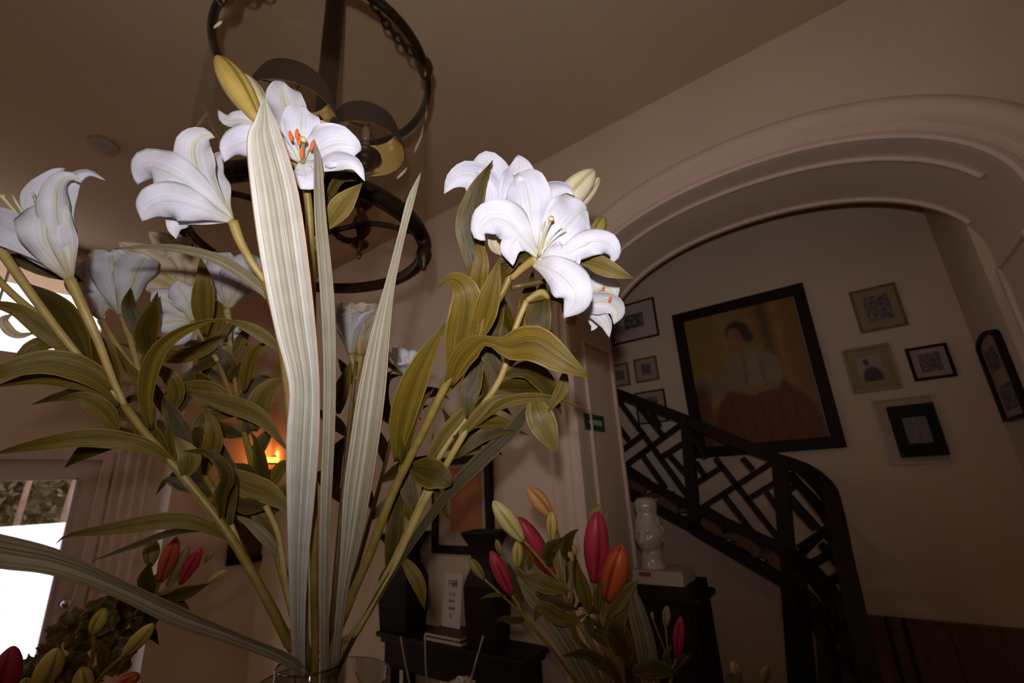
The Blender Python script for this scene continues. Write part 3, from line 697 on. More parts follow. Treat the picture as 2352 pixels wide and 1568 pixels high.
curved_rail('curved_bottom_rail', [q(1100, 905), q(1200, 985, 2.72), q(1290, 1080, 2.66), q(1360, 1200, 2.59), q(1420, 1400, 2.51), q(1450, 1568, 2.45), q(1480, 1800, 2.41)], 0.068, 0.057)
curved_rail('curved_stringer', [q(1100, 1040), q(1180, 1130, 2.73), q(1260, 1230, 2.67), q(1310, 1400, 2.60), q(1330, 1600, 2.54), q(1340, 1800, 2.49)], 0.068, 0.069)
for a, b in (((1290, 880, 2.66), (1400, 1010, 2.49)), ((1200, 985, 2.72), (1370, 900, 2.52)), ((1220, 1020, 2.70), (1430, 1180, 2.44)), ((1300, 1080, 2.65), (1400, 1010, 2.49)), ((1230, 1130, 2.69), (1300, 1330, 2.61)), ((1260, 1200, 2.67), (1460, 1330, 2.40)), ((1310, 1400, 2.60), (1440, 1220, 2.43)), ((1290, 1380, 2.61), (1450, 1500, 2.41)), ((1320, 1568, 2.56), (1480, 1400, 2.38)), ((1320, 1540, 2.56), (1440, 1640, 2.43)),
             ((1180, 920, 2.73), (1300, 800, 2.65)), ((1150, 960, 2.73), (1180, 1100, 2.73)), ((1400, 1060, 2.47), (1470, 1500, 2.39)), ((1380, 1150, 2.49), (1450, 1560, 2.43))):
    rail('lattice_bar', [q(*a), q(*b)], 0.032, 0.034)
rail('newel_post', [q(1150, 1000, 2.74), q(1235, 1900, 2.74)], 0.084, 0.069)
rail('newel_post', [q(1115, 1060, 2.76), q(1170, 1800, 2.76)], 0.061, 0.057)
# treads behind the railing
for i in range(11):
    f = (i + .5) / 11; a = np.array(q(250, 540)) * (1 - f) + np.array(q(1100, 1010)) * f
    box('tread', (a[0] - .06, YR + .03, a[2] - .012), (a[0] + .07, YB - .004, a[2] + .012), 'brown_wood', st, bev=.003)
# timber dado at the foot of the stair
zt = on_y(2200, 1431, YB - .02)[2]
t = thing('dado_panel', 'brown timber dado panel along the foot of the stair wall', 'panel', (.2, YB - .02, zt - 1.0))
xs = [on_y(px, 1460, YB - .02)[0] for px in (1985, 2046, 2062, 2084, 2103)]
xb = [xs[0], xs[1], xs[3], xs[3] + .16, XH - .005]
for a, b in zip(xb, xb[1:]): box('board', (a + .002, YB - .03, zt - 1.0), (b - .002, YB - .005, zt - .012), 'brown_wood', t, bev=.003)
for x in (xb[1], xb[2]): box('batten', (x - .008, YB - .042, zt - 1.0), (x + .008, YB - .031, zt + .004), 'dark_wood', t, bev=.002)
box('cap_rail', (xs[0], YB - .034, zt - .012), (XH - .005, YB - .003, zt), 'brown_wood', t, bev=.002)

# ------------------------------------------------------------------ cabinet, books and ceramic head
YC = 2.16
cL, cR = on_y(1462, 1345, YC), on_y(1588, 1345, YC); ct = (cL[2] + cR[2]) / 2
t = thing('black_cabinet', 'tall black lacquered cabinet with a jutting cornice under the ceramic head', 'cabinet', ((cL[0] + cR[0]) / 2, YC + .12, 0))
box('body', (cL[0], YC, 0.06), (cR[0], YC + .25, ct), 'black_lacquer', t, bev=.004)
box('plinth', (cL[0] - .01, YC - .01, 0), (cR[0] + .01, YC + .25, .06), 'black_lacquer', t)
box('cornice', (cL[0] - .012, YC - .015, ct - .065), (cR[0] + .03, YC + .25, ct - .04), 'black_lacquer', t, bev=.005)
box('door_panel', (cL[0] + .02, YC - .008, .12), (cR[0] - .02, YC - .0005, ct - .09), 'black_lacquer', t, bev=.004)
bx0, bx1 = on_y(1452, 1320, YC + .01)[0], on_y(1568, 1320, YC + .01)[0]; zz = ct
for i, (hgt, m_, dx, lab) in enumerate(((.026, 'book_cream', 0, 'cream hardback book lying on the black cabinet, lower of two'), (.030, 'book_cream', .006, 'cream book with a red spine label under the ceramic head'))):
    t = thing('book', lab, 'book', ((bx0 + bx1) / 2 + dx, YC + .1, zz), 'books under the ceramic head')
    a, b = bx0 + dx, bx1 + dx * .3
    box('cover', (a, YC + .008, zz), (b, YC + .19, zz + .003), m_, t, bev=0); box('cover', (a, YC + .008, zz + hgt - .003), (b, YC + .19, zz + hgt), m_, t, bev=0)
    box('spine', (a, YC + .004, zz), (b, YC + .0085, zz + hgt), m_, t, bev=.001); box('pages', (a + .003, YC + .009, zz + .003), (b - .003, YC + .187, zz + hgt - .003), 'book_paper', t, bev=0)
    if i: box('spine_label', (a + .03, YC + .003, zz + .006), (a + .085, YC + .0045, zz + hgt - .006), 'book_red', t, bev=0)
    zz += hgt
# head
hb = on_y(1500, 1297, YC + .07); hx = hb[0]; hy = YC + .075
top = on_y(1495, 1140, hy)[2]; S = (top - zz)
t = thing('ceramic_head', 'glazed white ceramic head with a tall topknot standing on books', 'sculpture', (hx, hy, zz))
lathe('neck_base', (hx, hy, zz), [(.001, 0), (.185 * S, 0), (.19 * S, .03 * S), (.165 * S, .07 * S), (.155 * S, .13 * S), (.15 * S, .22 * S), (.15 * S, .30 * S), (.001, .31 * S)], 'ceramic', t)
def headmesh():
    V = []; nu, nv = 48, 36; face = np.array([-.10, -1.0, -.08]); face /= np.linalg.norm(face); sd = np.cross((0, 0, 1), face); sd /= np.linalg.norm(sd)
    c = np.array([hx, hy, zz + .47 * S])
    for i in range(nv + 1):
        ph = math.pi * i / nv
        for j in range(nu):
            th = 2 * math.pi * j / nu; fx, sx, z = math.sin(ph) * math.cos(th), math.sin(ph) * math.sin(th), math.cos(ph)
            jaw = 1 - .22 * max(0, -z) ** 1.3
            P = np.array([fx * .235 * S, sx * .222 * S * jaw, z * .295 * S])
            if fx > 0:
                g = lambda a, b, s1, s2: math.exp(-((sx - a) / s1) ** 2 - ((z - b) / s2) ** 2)
                P[0] += 1.5 * S * (.055 * g(0, -.12, .10, .22) + .03 * g(0, -.26, .16, .09) - .028 * (g(.34, .08, .16, .10) + g(-.34, .08, .16, .10)) + .018 * (g(.34, .06, .12, .05) + g(-.34, .06, .12, .05)) + .022 * (g(.32, .24, .22, .07) + g(-.32, .24, .22, .07)) + .022 * g(0, -.52, .20, .06) + .02 * g(0, -.82, .2, .12))
            V.append(c + face * P[0] + sd * P[1] + np.array([0, 0, 1]) * P[2])
    Fc = [(i * nu + j, (i + 1) * nu + j, (i + 1) * nu + (j + 1) % nu, i * nu + (j + 1) % nu) for i in range(nv) for j in range(nu)]
    mesh_obj('face', V, Fc, 'ceramic', t)
    for s in (-1, 1):
        e = c + sd * s * .20 * S - face * .02 * S
        lathe('ear', e - np.array([0, 0, .12 * S]), [(.002, 0), (.028 * S, .04 * S), (.022 * S, .10 * S), (.036 * S, .18 * S), (.025 * S, .23 * S), (.001, .24 * S)], 'ceramic', t, seg=12)
    V, Fc2, UV = lathe_geo(c + np.array([0, 0, .14 * S]), (0, 0, 1), [(.204 * S, 0), (.198 * S, .04 * S), (.182 * S, .09 * S), (.162 * S, .12 * S), (.152 * S, .15 * S), (.165 * S, .20 * S), (.172 * S, .26 * S), (.165 * S, .32 * S), (.12 * S, .37 * S), (.001, .39 * S)], 36, 9, .10)
    mesh_obj('topknot', V, Fc2, 'ceramic', t, UV)
headmesh()

# ------------------------------------------------------------------ console against the wall, dark vases, books, card
YK = 1.78
k0, k1 = on_y(862, 1470, YK), on_y(1200, 1500, YK); kz = k0[2] * .5 + on_y(1080, 1478, YK)[2] * .5
kz = on_y(1000, 1478, YK)[2]
t = thing('console_table', 'black console with stepped moulded edge against the wall', 'table', ((k0[0] + k1[0]) / 2, YK + .1, 0))
box('top', (k0[0], YK, kz - .022), (k1[0], YA - .005, kz), 'black_lacquer', t, bev=.004)
box('moulding', (k0[0] + .02, YK + .015, kz - .05), (k1[0] - .02, YA - .01, kz - .022), 'black_lacquer', t, bev=.006)
box('apron', (k0[0] + .04, YK + .03, kz - .16), (k1[0] - .04, YA - .02, kz - .05), 'black_lacquer', t, bev=.003)
for a in (k0[0] + .05, k1[0] - .10):
    for b in (YK + .035, YA - .07): box('leg', (a, b, 0), (a + .05, b + .05, kz - .16), 'black_lacquer', t)
def square_vase(px, ptop, wpx, label, yv):
    c0 = on_y(px, 1455, yv); zt = on_y(px, ptop, yv)[2]; h = zt - kz; r = wpx / 2 * (np.linalg.norm(c0 - CAM)) / F * .92
    sec = [(.88, 0), (.90, .04), (.98, .30), (1.0, .52), (.86, .60), (.70, .66), (.66, .78), (.78, .88), (1.10, .985), (1.10, 1.0), (1.0, 1.0), (.6, .80), (.6, .70)]
    V = []; Fc = []
    for rr, z in sec:
        for a in range(4):
            an = math.pi / 4 + a * math.pi / 2 + .12; V.append((c0[0] + r * 1.414 * rr * math.cos(an) * .98, yv + r * 1.2 * rr * math.sin(an), kz + z * h))
    for i in range(len(sec) - 1):
        for a in range(4): Fc.append((i * 4 + a, i * 4 + (a + 1) % 4, i * 4 + 4 + (a + 1) % 4, i * 4 + 4 + a))
    Fc += [(3, 2, 1, 0), tuple(range(4 * len(sec) - 4, 4 * len(sec)))]
    o = mesh_obj('square_vase', V, Fc, 'black_lacquer', smooth=False, loc=(c0[0], yv, kz)); bevel(o, .003); tag(o, label, 'vase', 'dark square vases on the console')
square_vase(925, 1222, 82, 'dark square vase with flared rim behind the lily stems', YK + .10)
square_vase(1122, 1218, 80, 'dark square vase with flared rim below the orange picture', YK + .10)
# books and card
b0, b1 = on_y(974, 1470, YK + .02), on_y(1062, 1470, YK + .02); zz = kz
for i, (dx, hgt, mm) in enumerate(((0, .020, 'book_dark'), (.008, .018, 'book_dark'))):
    t = thing('book', ('thin dark book flat on the console, under another book', 'dark book on top of a flat book between the square vases')[i], 'book', ((b0[0] + b1[0]) / 2, YK + .1, zz), 'books on the console')
    a, b = b0[0] + dx, b1[0] - dx
    box('cover', (a, YK + .012, zz), (b, YK + .16, zz + .003), mm, t, bev=0); box('cover', (a, YK + .012, zz + hgt - .003), (b, YK + .16, zz + hgt), mm, t, bev=0)
    box('pages', (a + .003, YK + .015, zz + .003), (b - .003, YK + .158, zz + hgt - .003), 'book_paper', t, bev=0); box('spine', (a, YK + .158, zz), (b, YK + .162, zz + hgt), mm, t, bev=0); zz += hgt
bk = zz
ya = YK + .12
c0, c1 = on_y(1014, 1440, ya), on_y(1056, 1440, ya); zt = on_y(1035, 1318, ya)[2]
t = thing('printed_card', 'white card printed with small dark characters propped on the books', 'card', ((c0[0] + c1[0]) / 2, ya, bk))
V = [(x, ya + dy + (z - bk) * .12, z) for dy in (0, .003) for x, z in ((c0[0], bk), (c1[0], bk), (c1[0], zt), (c0[0], zt))]
mesh_obj('card', V, [(0, 1, 2, 3), (7, 6, 5, 4), (0, 4, 5, 1), (1, 5, 6, 2), (2, 6, 7, 3), (3, 7, 4, 0)], 'paper_white', t, smooth=False)
w = c1[0] - c0[0]; h = zt - bk; r = random.Random(3)
for (fz, fh, n_) in ((.80, .12, 3), (.60, .06, 2), (.47, .05, 2), (.34, .05, 2), (.20, .09, 1)):
    for i in range(n_):
        x = c0[0] + w * (.5 + (i - (n_ - 1) / 2) * .17); z = bk + h * fz
        for (dx0, dz0, dx1, dz1) in ((-.07, .5, .07, .38), (-.07, .05, .07, -.08), (-.07, .5, -.045, -.5), (.045, .5, .07, -.5), (-.015, .5, .015, -.5))[:3 + r.randrange(3)]:
            a0, a1 = sorted((x + dx0 * w, x + dx1 * w)); zz0, zz1 = sorted((z + dz0 * fh * h, z + dz1 * fh * h))
            yy = ya - .0012 + (z - bk) * .12
            mesh_obj('printed_mark', [(a0, yy + (zz0 - z) * .12, zz0), (a1, yy + (zz0 - z) * .12, zz0), (a1, yy + (zz1 - z) * .12, zz1), (a0, yy + (zz1 - z) * .12, zz1)], [(0, 1, 2, 3)], 'book_dark', t, smooth=False)
# picture with the orange sheet above the console
P = [on_y(px, py, YA - .001) for px, py in ((985, 1052), (1132, 1040), (1140, 1277), (1000, 1266))]
xl, xr, zt, zb = P[3][0], (P[1][0] + P[2][0]) / 2, P[1][2], (P[2][2] + P[3][2]) / 2
t = thing('orange_picture', 'black framed picture with an orange sheet behind the lily stems', 'picture', ((xl + xr) / 2, YA, zb))
fw = .042
for lo, hi in (((xl, zb), (xr, zb + fw)), ((xl, zt - fw), (xr, zt)), ((xl, zb + fw), (xl + fw, zt - fw)), ((xr - fw, zb + fw), (xr, zt - fw))): box('frame_rail', (lo[0], YA - .035, lo[1]), (hi[0], YA - .001, hi[1]), 'frame_black', t, bev=.004)
box('mat_board', (xl + fw * .8, YA - .016, zb + fw * .8), (xr - fw * .8, YA - .004, zt - fw * .8), 'mat_board', t, bev=0)
a = on_y(1035, 1220, YA - .017); b = on_y(1103, 1070, YA - .017)
box('orange_sheet', (a[0], YA - .0185, a[2]), (b[0], YA - .0165, b[2]), 'orange_art', t, bev=0)
# picture with its own lamp on the wall behind the stems at the left
xq = XP + .002
yl, yr = on_x(520, 1275, xq)[1], on_x(668, 1280, xq)[1]; zt, zb = on_x(590, 1078, xq)[2], on_x(580, 1290, xq)[2]
t = thing('lit_picture', 'dark framed picture lit by its own brass picture lamp', 'picture', (xq, (yl + yr) / 2, zb))
for lo, hi in (((yl, zb), (yr, zb + .05)), ((yl, zt - .05), (yr, zt)), ((yl, zb), (yl + .05, zt)), ((yr - .05, zb), (yr, zt))): box('frame_rail', (xq, lo[0], lo[1]), (xq + .035, hi[0], hi[1]), 'frame_painting', t, bev=.004)
print_mesh('print', (xq + .012, yl + .05, zb + .05), (0, 1, 0), (0, 0, 1), yr - yl - .1, zt - zb - .1, lambda u, v: np.clip(np.stack([.10 + .03 * smooth_noise(u, v, 61, 4), .045 + .015 * smooth_noise(u, v, 62, 4), .03 + .01 * smooth_noise(u, v, 63, 4)], 1), 0, 1), (30, 40), t, None)
zl = on_x(600, 1056, xq + .10)[2]; ym = (yl + yr) / 2
lamp = thing('picture_lamp', 'glowing orange picture lamp above the dark picture', 'lamp', (xq, ym, zl))
tube('lamp_arm', [(xq, ym, zl - .02), (xq + .06, ym, zl + .04), (xq + .12, ym, zl + .015)], .006, 'bronze', lamp)
tube('lamp_tube', [(xq + .12, ym - .17, zl), (xq + .12, ym, zl), (xq + .12, ym + .22, zl)], .020, 'lamp_glow', lamp)
box('lamp_hood', (xq + .10, ym - .18, zl - .036), (xq + .145, ym + .23, zl - .022), 'bronze', lamp)
pl = bpy.data.lights.new('picture_lamp_light', 'POINT'); pl.energy = .7; pl.color = (1, .42, .12); pl.shadow_soft_size = .02
plo = bpy.data.objects.new('picture_lamp_light', pl); C.objects.link(plo); plo.location = (xq + .10, ym, zl + .05)
# little dark wall box, smoke detector
p = on_y(606, 693, YA - .02); 
o = box('wall_speaker', (p[0] - .075, YA - .05, p[2] - .055), (p[0] + .075, YA, p[2] + .055), 'black_lacquer', bev=.004, loc=(p[0], YA, p[2])); tag(o, 'small dark box fixed high on the wall beside the striped leaf', 'speaker')
p = on_z(238, 332, CEIL)
o = lathe('smoke_detector', (p[0], p[1], CEIL), [(.001, -.035), (.05, -.034), (.062, -.024), (.068, -.010), (.068, -.0003), (.001, -.0002)], 'smoke_plastic', loc=(p[0], p[1], CEIL)); tag(o, 'round smoke detector on the ceiling', 'detector')

# ------------------------------------------------------------------ hanging lantern
LX, LY, LR, LZ0, LZ1 = -1.123, .613, .325, 2.500, 3.13
lt = thing('hall_lantern', 'large glass cylinder lantern with dark bronze rings, chains and acorn drops', 'lantern', (LX, LY, CEIL))
def ring(name, z, R, prof, mat, seg=64): 
    V = []; Fc = []; n = len(prof)
    for i in range(seg):
        a = 6.28318 * i / seg
        for dr, dz in prof: V.append((LX + (R + dr) * math.cos(a), LY + (R + dr) * math.sin(a), z + dz))
    for i in range(seg):
        for k in range(n): Fc.append((i * n + k, ((i + 1) % seg) * n + k, ((i + 1) % seg) * n + (k + 1) % n, i * n + (k + 1) % n))
    return mesh_obj(name, V, Fc, mat, lt)
rp = [(.012 * math.cos(a), .012 * math.sin(a)) for a in np.linspace(0, 5.5, 8)]
ring('lower_ring', LZ0, LR, [(-.022, .012), (-.018, -.006), (-.004, -.016), (.010, -.010), (.014, .004), (.008, .018), (-.008, .022)], 'bronze')
ring('lower_band', LZ0 - .012, LR - .02, [(-.006, .006), (-.004, -.006), (.004, -.007), (.006, .006)], 'bronze_bright')
ring('upper_ring', LZ1, LR, [(-.010, .012), (-.012, -.006), (0, -.014), (.012, -.006), (.010, .012)], 'bronze')
V, Fc, UV = lathe_geo((LX, LY, 0), (0, 0, 1), [(LR - .002, LZ0 + .01), (LR + .002, (LZ0 + LZ1) / 2), (LR - .002, LZ1)], 64)
mesh_obj('glass_cylinder', V, Fc, 'lantern_glass', lt, UV, solid=.004)
tube('centre_pole', [(LX, LY, 2.62), (LX, LY, 3.1), (LX, LY, CEIL - .02)], .031, 'bronze', lt, seg=20)
lathe('ceiling_rose', (LX, LY, CEIL), [(.001, -.05), (.04, -.05), (.06, -.03), (.08, -.012), (.082, 0)], 'bronze', lt)
lathe('hub', (LX, LY, 2.52), [(.001, 0), (.012, .006), (.020, .025), (.012, .040), (.034, .060), (.040, .085), (.030, .110), (.031, .14)], 'bronze', lt)
drop = [(.001, 0), (.006, .003), (.010, .016), (.018, .032), (.023, .050), (.019, .068), (.008, .078), (.008, .086), (.016, .092), (.006, .104), (.001, .106)]
ang0 = math.atan2(-LY, -LX)
for k in range(3):
    a = ang0 + math.radians((62, 182, 302)[k])
    ex, ey = math.cos(a), math.sin(a)
    px, py = LX + LR * ex, LY + LR * ey
    lathe('acorn_drop', (px, py, LZ0 - .115), drop, 'bronze', lt, seg=14)
    lathe('ring_boss', (px, py, LZ1 - .05), [(.001, 0), (.014, .006), (.024, .03), (.026, .05), (.018, .075), (.008, .085), (.001, .088)], 'bronze_bright', lt, seg=14)
    tube('spoke', [(LX + .03 * ex, LY + .03 * ey, LZ0 + .03), (LX + .17 * ex, LY + .17 * ey, LZ0 + .05), (px - .01 * ex, py - .01 * ey, LZ0 + .004)], .008, 'bronze', lt)
    # chain from ring up to the ceiling rose
    A = np.array([px, py, LZ1 + .01]); B = np.array([LX + .05 * ex, LY + .05 * ey, CEIL - .03]); n_ = 13
    if k == 0: link = None
    for i in range(n_):
        f = (i + .5) / n_; c = A + (B - A) * f - np.array([0, 0, .05 * math.sin(math.pi * f)])
        if i == 0:
            axis = unit((B - A)[None])[0]
            u = unit(np.cross(axis, (0, 0, 1))[None])[0]; v = np.cross(u, axis)
        rot = u if i % 2 else v
        Ln = np.linalg.norm(B - A) / n_ * .62
        pts = [c + axis * Ln * math.cos(q_) + rot * .012 * math.sin(q_) for q_ in np.linspace(0, 6.283, 13)]
        tube('chain_link', pts, .0036, 'bronze', lt, seg=6, n=16, cap=False)
    # arm, candle, shade
    al = ang0 + math.radians((78, 198, 318)[k]); ex, ey = math.cos(al), math.sin(al); Ra = .128; U = .195
    cx, cy = LX + Ra * ex, LY + Ra * ey
    tube('arm', [(LX + .03 * ex, LY + .03 * ey, 2.60), (LX + .06 * ex, LY + .06 * ey, 2.535), (LX + .11 * ex, LY + .11 * ey, 2.515), (LX + .15 * ex, LY + .15 * ey, 2.56), (cx, cy, 2.62)], .010, 'bronze_bright', lt)
    lathe('arm_pendant', (cx, cy, 2.455), [(.001, 0), (.005, .004), (.009, .016), (.004, .026), (.008, .034), (.026, .046), (.028, .054), (.010, .062), (.008, .080), (.016, .098), (.024, .118), (.020, .136), (.010, .150), (.014, .166), (.034, .190), (.042, .212), (.034, .236), (.018, .250), (.012, .272)], 'bronze_bright', lt, seg=20)
    lathe('candle_cup', (cx, cy, 2.575 + U), [(.001, 0), (.016, .004), (.030, .020), (.014, .032), (.034, .042), (.052, .050), (.052, .055), (.016, .058), (.001, .058)], 'bronze', lt, seg=20)
    lathe('candle_tube', (cx, cy, 2.633 + U), [(.001, 0), (.013, 0), (.013, .050), (.001, .051)], 'candle_cover', lt, seg=14)
    b_ = lathe('bulb', (cx, cy, 2.684 + U), [(.001, 0), (.009, .002), (.012, .015), (.014, .032), (.011, .050), (.004, .062), (.001, .066)], 'bulb_glass', lt, seg=14)
    V, Fc, UV = lathe_geo((cx, cy, U), (0, 0, 1), [(.124, 2.648), (.116, 2.684), (.105, 2.722), (.094, 2.752)], 36)
    me_in = mesh_obj('shade_lining', V, Fc, 'gold_inside', lt, UV)
    V, Fc, UV = lathe_geo((cx, cy, U), (0, 0, 1), [(.1265, 2.647), (.1185, 2.685), (.1075, 2.723), (.0965, 2.753)], 36)
    mesh_obj('lamp_shade', V, Fc, 'shade_outside', lt, UV)
    for s in range(3):
        q_ = s * 2.094; tube('shade_carrier', [(cx + .010 * math.cos(q_), cy + .010 * math.sin(q_), 2.742 + U), (cx + .05 * math.cos(q_), cy + .05 * math.sin(q_), 2.748 + U), (cx + .094 * math.cos(q_), cy + .094 * math.sin(q_), 2.748 + U)], .0022, 'bronze', lt, seg=6)
# ------------------------------------------------------------------ table and vases
TZ = .95; TS = KD
vr = W(716, 1522, .70); vz = vr[2]; VC = np.array([vr[0], vr[1], TZ])
v2 = W(742, 1562, .93); VC2 = np.array([v2[0], v2[1], TZ]); v2z = v2[2]
VC3 = W(1470, 1790, .88); VC3 = np.array([VC3[0], VC3[1], TZ]); v3z = W(1470, 1790, .88)[2]
VC4 = W(120, 1800, .72); v4z = max(VC4[2], TZ + .2); VC4 = np.array([VC4[0], VC4[1], TZ])
VC5 = W(1010, 1760, .98); VC5 = np.array([VC5[0], VC5[1], TZ])
VC6 = W(1760, 1830, .92); VC6 = np.array([VC6[0], VC6[1], TZ])
tb = thing('hall_table', 'dark wooden hall table carrying the flower vases', 'table', (-1.0, .9, 0))
box('table_top', (-1.80, .12, TZ - .04), (-.15, 1.68, TZ), 'table_wood', tb, bev=.008)
box('apron', (-1.72, .20, TZ - .14), (-.23, 1.60, TZ - .041), 'table_wood', tb, bev=.004)
for x_ in (-1.70, -.31):
    for y_ in (.22, 1.52): box('leg', (x_, y_, 0), (x_ + .06, y_ + .06, TZ - .141), 'table_wood', tb, bev=.004)
def glass_vase(name, c, zr, r, label, flare=1.0, group='clear glass vases on the hall table'):
    h = zr - TZ
    t = thing(name, label, 'vase', tuple(c), group)
    lathe('glass_wall', c, [(.001, .001), (r * .95, .001), (r, .01), (r, h * .5), (r * flare, h - .002), (r * flare - .0015, h), (r * flare - .003, h - .002), (r - .003, h * .5), (r - .003, .012), (.001, .011)], 'vase_glass', t, seg=48)
    rim = [(r * flare - .0015 + .0016 * math.cos(a), h + .0016 * math.sin(a)) for a in np.linspace(0, 6.283, 9)]
    lathe('rim', c, rim, 'vase_glass_rim', t, seg=64)
glass('vase_glass_rim', (.75, .75, .72), .08, 2.2)
glass_vase('glass_vase', VC, vz, .065, 'slim clear glass vase holding the tall white lilies')
glass_vase('glass_vase', VC2, v2z, .168, 'wide clear glass cylinder behind the slim lily vase')
glass_vase('glass_vase', VC3, v3z, .07, 'clear vase holding red and yellow lily buds beside the cabinet')
glass_vase('glass_vase', VC4, v4z, .07, 'clear vase holding yellow buds and frilly leaves near the door')
glass_vase('glass_vase', VC6, v3z - .03, .05, 'clear vase holding two small buds before the stair newel')

def rim_pt(c, z, k, r): a = k * 2.4; return np.array([c[0] + r * math.cos(a), c[1] + r * math.sin(a), z])
def lily(label, k, c=None, group='white lilies in the slim vase', name='white_lily', cat='flower'):
    c = VC if c is None else c
    b = rim_pt(c, TZ + .03, k, .022)
    return thing(name, label, cat, tuple(b), group), b
def stem(parent, pts, base, r0=.0055, r1=.004, mat='stem_green', name='stem', nodes_=True):
    P = [W(*p) for p in pts] + ([base] if base is not None else [])
    k = len(P); return tube(name, P, np.linspace(r1, r0, k), mat, parent, seg=10, n=k * 5)
def blossom(parent, base, ped, mat='stem_pale', r=.0045):
    """receptacle with its pedicel; petals, stamens and pistil become its children"""
    P = [W(*base)] + [W(*p) for p in ped]
    o = tube('blossom', P, np.linspace(r * 1.5, r * .9, len(P)), mat, parent, seg=10, n=max(6, len(P) * 4)); return o
def stamens(bl, base, ends, anther='anther', an_len=.0165):
    B = W(*base)
    for e in ends:
        Ee = W(*e[:3]); mid = (B + Ee) / 2 + np.array([0, 0, .004])
        s = tube('stamen', [B, mid, Ee], [.0014, .0011, .0007], 'filament', bl, seg=6)
        if anther:
            d = np.array(e[3:5]) if len(e) > 4 else np.array([.2, 1]); d = d / np.linalg.norm(d)
            ax = (np.array([_X[0], _Y[0], _Z[0]]) * d[0] - np.array([_X[1], _Y[1], _Z[1]]) * d[1])
            A = Ee - ax * an_len / 2; V1, F1, U1 = lathe_geo(A, ax, [(.0004, 0), (.0022, .1 * an_len), (.0028, .4 * an_len), (.0026, .75 * an_len), (.0014, .95 * an_len), (.0003, an_len)], 10)
            me = s.data; off = origin_of(s)
            bmx = bmesh.new(); bmx.from_mesh(me); vs_ = [bmx.verts.new(tuple(np.array(v) - off)) for v in V1]
            for f in F1:
                ff = bmx.faces.new([vs_[i] for i in f]); ff.material_index = 1; ff.smooth = True
            bmx.to_mesh(me); bmx.free(); me.materials.append(MATS[anther])
def pistil(bl, base, end):
    B = W(*base); Ee = W(*end); ax = unit((Ee - B)[None])[0]
    tube('pistil', [B, (B + Ee) / 2 + np.array([0, 0, .003]), Ee - ax * .004, Ee - ax * .001, Ee + ax * .003], [.0022, .0018, .0019, .0042, .0028], 'pistil', bl, seg=9, n=18)
def trumpet(parent, base, tip, spread, ped, mat='petal_back', seed=0, recurve=.5, width=.62, n=6):
    """six-petalled lily trumpet built in space: base and mouth centre given, spread = mouth radius / length"""
    r = random.Random(seed)
    B = W(*base); T = W(*tip); ax = T - B; Ln = np.linalg.norm(ax); ax /= Ln
    e1 = unit(np.cross(ax, (.3, .2, .9))[None])[0]; e2 = np.cross(ax, e1)
    bl = blossom(parent, base, ped)
    for i in range(n):
        an = i * 6.2832 / n + r.uniform(-.12, .12) + seed; rd = e1 * math.cos(an) + e2 * math.sin(an)
        inner = i % 2; sp = spread * Ln * r.uniform(.9, 1.12); L2 = Ln * r.uniform(.94, 1.05); rc = recurve * r.uniform(.6, 1.3)
        prof = [(0, .02), (.25, .10), (.5, .28), (.72, .56), (.9, .92), (1.0, 1.12)]
        pts = []; 
        for (a, rr) in prof:
            aa = a if a < .8 else .8 + (a - .8) * (1 - rc); pts.append(B + ax * L2 * aa + rd * (sp * rr + .004 + .003 * inner))
        pts.append(B + ax * L2 * (.82 + .2 * (1 - rc) - .16 * rc) + rd * sp * 1.30)
        nr = -rd + ax * .25
        ribbon('petal', pts, Ln * width * (1.0 if inner else .82), mat, bl, prof=[(0, .2), (.2, .42), (.5, .85), (.7, 1), (.85, .8), (.95, .4), (1, .05)], normals=nr, cup=.42, ruf=.09, n=18, m=9, rib=.03)
    return bl


def autoleaves(t, path, n_, seed, dz=.03, mats=('lily_leaf', 'lily_leaf_dark', 'lily_leaf_dark'), lo=80, hi=150):
    """smaller leaves spaced along a stem, alternately to either side"""
    r = random.Random(seed); P = np.array([p[:2] for p in path], float); dd = [p[2] for p in path]
    for i in range(n_):
        f = (i + r.uniform(.2, .8)) / n_ * (len(P) - 1); k = min(int(f), len(P) - 2); u_ = f - k
        b = P[k] * (1 - u_) + P[k + 1] * u_; d0 = dd[k] * (1 - u_) + dd[k + 1] * u_
        tg = P[k] - P[k + 1]; tg /= np.linalg.norm(tg); nm = np.array([-tg[1], tg[0]]) * (1 if (i + seed) % 2 else -1)
        L = r.uniform(lo, hi); a = math.radians(r.uniform(22, 60)); d1 = math.cos(a) * tg + math.sin(a) * nm
        q1 = b + d1 * L * .35; q2 = b + d1 * L * .72 + np.array([0, L * r.uniform(.0, .10)]); q3 = b + d1 * L + np.array([0, L * r.uniform(.02, .45)])
        o_ = r.uniform(-.01, .05) + dz
        leaf(t, [(*b, d0), (*q1, d0 + o_ * .4), (*q2, d0 + o_ * .8), (*q3, d0 + o_)], L * r.uniform(.22, .34), mats[i % len(mats)], roll=r.uniform(-35, 35), fold=.08)

